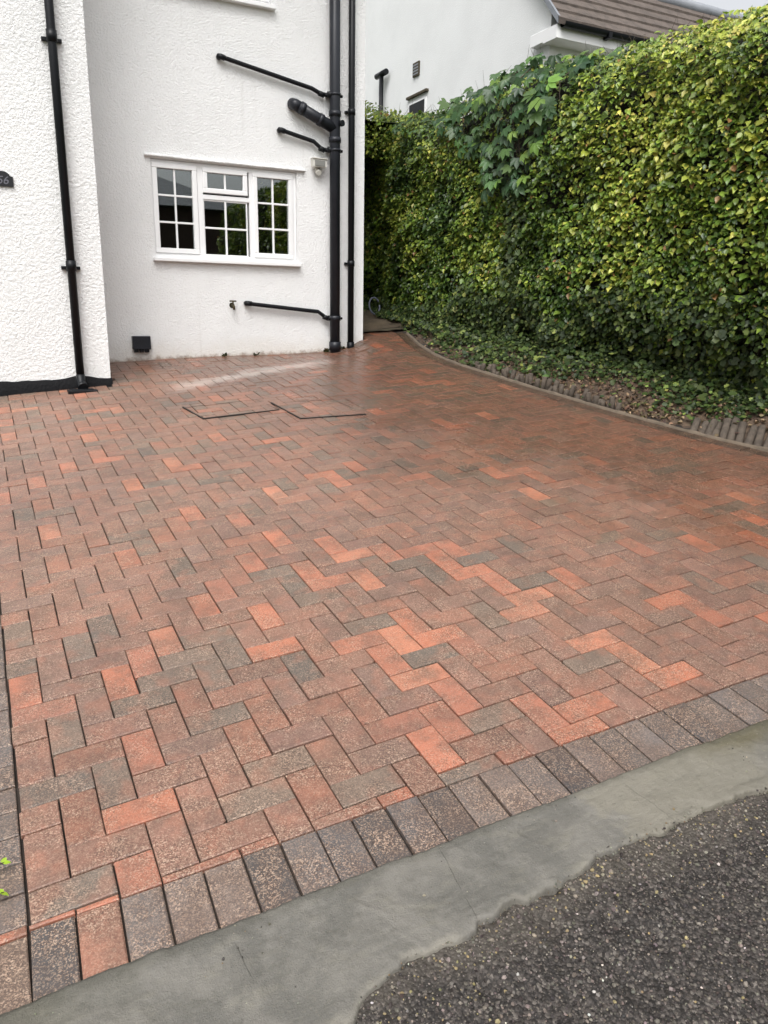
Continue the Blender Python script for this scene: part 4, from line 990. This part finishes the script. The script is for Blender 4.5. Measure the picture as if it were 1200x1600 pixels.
# ---- fallen leaves
NL = 5200; yl_ = rng.uniform(-.4, 7.2, NL); sl_ = np.abs(rng.normal(.26, .20, NL)) + .05
kp = (rng.random(NL) < .25 + .75 * sstep(4.4, 2.6, yl_)) & ~((yl_ < 1.95) & (sl_ < .26) & (rng.random(NL) < .85)); yl_, sl_ = yl_[kp], sl_[kp]; n = len(yl_)
Pd = np.stack([edge_x(yl_) + .02 + sl_, yl_, bank_z(yl_, sl_ + .02) + .012 + rng.exponential(.012, n)], -1)
DC = [srgb(106, 82, 62), srgb(84, 62, 48), srgb(140, 118, 92), srgb(70, 54, 43), srgb(92, 84, 56)]
V = leaves(LEAF_V, Pd, np.array([-.2, -.2, 1]) + rng.normal(0, .45, (n, 3)), rng.normal(0, 1, (n, 3)), rng.uniform(.014, .042, n), rng.normal(2.0, 2.0, n))
mesh_obj('fallen_leaves', fast_mesh('fallen_leaves', V, 1, LEAF_F, tint_arr(DC, rng.choice(5, n), .15), 'dead', (3.3, 3, .6)), (3.3, 3, .6), None, 'dry brown fallen leaves scattered on the bank soil', 'leaves', None, 'stuff')

# ---- log-roll edgings
def log_roll(y0, y1, s_off, hgt_, r, lean, label, jit=.25, rise=0.0):
    cy = (y0 + y1) / 2; e_ = empty('log_edging', (edge_x(cy) + s_off, cy, float(G(edge_x(cy), cy))), label, 'log edging', 'log edgings on the bank')
    y = y0
    while y < y1:
        x = float(edge_x(y)) + s_off + rng.uniform(-.008, .008); z = float(bank_z(y, s_off)) - .05 + rise
        d = np.array([lean[0], lean[1], 1.0]) + rng.normal(0, .13, 3); d /= np.linalg.norm(d); hh = hgt_ * (1 + rng.uniform(-jit, jit)) + .05
        a_ = np.array([x, y, z]); b_ = a_ + d * hh
        MB().tube([a_, b_ - d * .008, b_ - d * .002, b_], [r, r, r * .85, r * .55], 9).build('log', 'log', e_)
        y += 2 * r * 1.04
log_roll(2.45, 4.35, .085, .085, .023, (.12, 0), 'row of short upright weathered log edging against the kerb', .5)
log_roll(.8, 1.80, .05, .20, .027, (1.5, .9), 'fallen log edging lying flattened against the leafy bank', .22, .035)

# ---- loop of hose in the dark gap
q = at_y(585, 478, 7.35)
pts = [q + .105 * np.array([math.cos(t) * .72, .25 * math.sin(t), math.sin(t)]) for t in np.linspace(.5, 2 * math.pi + .1, 26)]
hose = MB().tube(pts, .011, 10).build('hose', 'hose', label='pale loop of hose hanging in the dark gap by the house corner', cat='hose')

# ---- weed by the left border
wd = empty('weed', (-1.56, -.30, float(G(-1.56, -.3))), 'bright green weed sprig beside the dark left border', 'weed')
for k, (tx, ty, tz) in enumerate([tuple(gnd(12, 1362) + (0, 0, .03)), tuple(gnd(8, 1408) + (0, 0, .025)), (-1.50, -.18, .12)]):
    b0 = np.array([-1.56, -.30, float(G(-1.56, -.3))]); tpv = np.array([tx, ty, tz]); md = (b0 + tpv) / 2 + (0, 0, .05)
    st_ = [b0 * (1 - s_) ** 2 + md * 2 * s_ * (1 - s_) + tpv * s_ ** 2 for s_ in np.linspace(0, 1, 9)]
    MB().tube(st_, [.002] * 8 + [.001], 5).build('stem', 'stem', wd)
    n = 16; idx = np.linspace(3, 8, n); pp_ = np.array([st_[int(i)] + (st_[min(int(i) + 1, 8)] - st_[int(i)]) * (i % 1) for i in idx])
    V = leaves(LEAF_V, pp_, np.array([0, -.2, 1]) + rng.normal(0, .2, (n, 3)), np.array([[(-1) ** i * .9, (-1) ** i * -.4, .1] for i in range(n)]) + (tpv - b0) * 2, rng.uniform(.014, .024, n))
    for i in range(n): mesh_obj('leaf', fast_mesh('leaf', V[i:i + 1], 1, LEAF_F, np.array([srgb(150, 180, 50)]), 'leaf', pp_[i]), pp_[i], wd)

# ---- stone chippings standing proud of the worn asphalt
ph = (1 + 5 ** .5) / 2
ICO = np.array([(-1, ph, 0), (1, ph, 0), (-1, -ph, 0), (1, -ph, 0), (0, -1, ph), (0, 1, ph), (0, -1, -ph), (0, 1, -ph), (ph, 0, -1), (ph, 0, 1), (-ph, 0, -1), (-ph, 0, 1)]) / 1.9
ICF = [(0, 11, 5), (0, 5, 1), (0, 1, 7), (0, 7, 10), (0, 10, 11), (1, 5, 9), (5, 11, 4), (11, 10, 2), (10, 7, 6), (7, 1, 8), (3, 9, 4), (3, 4, 2), (3, 2, 6), (3, 6, 8), (3, 8, 9), (4, 9, 5), (2, 4, 11), (6, 2, 10), (8, 6, 7), (9, 8, 1)]
NS = 21000; xs = rng.uniform(-.9, 1.25, NS); ys = rng.uniform(-1.55, -.80, NS); ok = ys < conc_edge(xs) - .006; xs, ys = xs[ok], ys[ok]; n = len(xs)
rs = np.clip(rng.lognormal(math.log(.0026), .42, n), .0012, .0065)
Ps = np.stack([xs, ys, G(xs, ys) - .004 + road_h(xs, ys) + rs * .15], -1)
V = leaves(ICO * (1, .85, .62), Ps, np.array([0, 0, 1.]) + rng.normal(0, .35, (n, 3)), rng.normal(0, 1, (n, 3)), rs) + rng.normal(0, 1, (n, 12, 3)) * (rs * .10)[:, None, None]
SC = [srgb(44, 39, 37), srgb(64, 58, 54), srgb(92, 84, 78), srgb(118, 110, 102), srgb(176, 168, 158), srgb(132, 118, 86)]
near = np.exp(-(conc_edge(xs) - ys) / .06) * vn2(xs, ys, 9, 3) * 1.6; idc = rng.choice(6, n, p=[.33, .33, .22, .095, .010, .015]); sw = rng.random(n) < near; idc[sw] = rng.choice([2, 3, 3, 5], sw.sum())
me = fast_mesh('stone_chippings', V, 1, ICF, tint_arr(SC, idc, .14), 'chip', WORLD[road])
me.polygons.foreach_set('use_smooth', np.zeros(len(me.polygons), bool))
mesh_obj('stone_chippings', me, WORLD[road], road, kind='stuff')

# ---- little weeds rooted along the foot of the white wall
for (x_, y_, k, lb) in ((352, 557, 5, 'tiny dark weed at the wall foot below the garden tap'), (400, 556, 4, 'tiny weed at the wall foot below the low waste pipe'), (510, 550, 7, 'ragged dark weed at the foot of the thick soil pipe'), (536, 545, 4, 'tiny weed between the soil pipe and the slim downpipe')):
    b0 = at_y(x_, y_, WALL_Y - .03); b0 = np.array([b0[0], WALL_Y - .03, float(G(b0[0], WALL_Y - .03))])
    wdo = empty('wall_weed', b0, lb, 'weed', 'weeds along the wall foot')
    n = k * 3; tp_ = rng.normal(0, .6, (n, 3)) + (0, -.3, .7); V = leaves(LEAF_V, np.tile(b0, (n, 1)) + rng.normal(0, .012, (n, 3)) * (1, .4, .2), rng.normal(0, 1, (n, 3)) + (0, -.5, .4), tp_, rng.uniform(.025, .05, n))
    mesh_obj('leaf_tuft', fast_mesh('leaf_tuft', V, 1, LEAF_F, tint_arr([srgb(44, 50, 26), srgb(70, 60, 40)], rng.choice(2, n), .2), 'ivy', b0), b0, wdo)
# ---- mortar crumbs and grit dropped along the strip and swept into its edge
NC = 2600; xs = rng.uniform(-1.3, 1.3, NC); tq = np.where(rng.random(NC) < .6, 1 - np.abs(rng.normal(0, .05, NC)) + .03, rng.random(NC) ** 1.6)
y0q = base_y(xs) - BDEP; ys = y0q + tq * (conc_edge(xs) - y0q); rs = np.clip(rng.lognormal(math.log(.0013), .5, NC), .0006, .005)
Ps = np.stack([xs, ys, G(xs, ys) + np.where(tq > .99, -.002, .013 - .006 * tq) + rs * .3 - .001], -1)
V = leaves(ICO * (1, .85, .7), Ps, rng.normal(0, 1, (NC, 3)), rng.normal(0, 1, (NC, 3)), rs)
CCc = [srgb(118, 114, 102), srgb(92, 88, 78), srgb(60, 56, 52), srgb(140, 132, 116), srgb(110, 92, 70)]
me = fast_mesh('mortar_crumbs', V, 1, ICF, tint_arr(CCc, rng.choice(5, NC, p=[.3, .3, .2, .12, .08]), .12), 'chip', WORLD[road])
me.polygons.foreach_set('use_smooth', np.zeros(len(me.polygons), bool))
mesh_obj('mortar_crumbs', me, WORLD[road], road, kind='stuff')
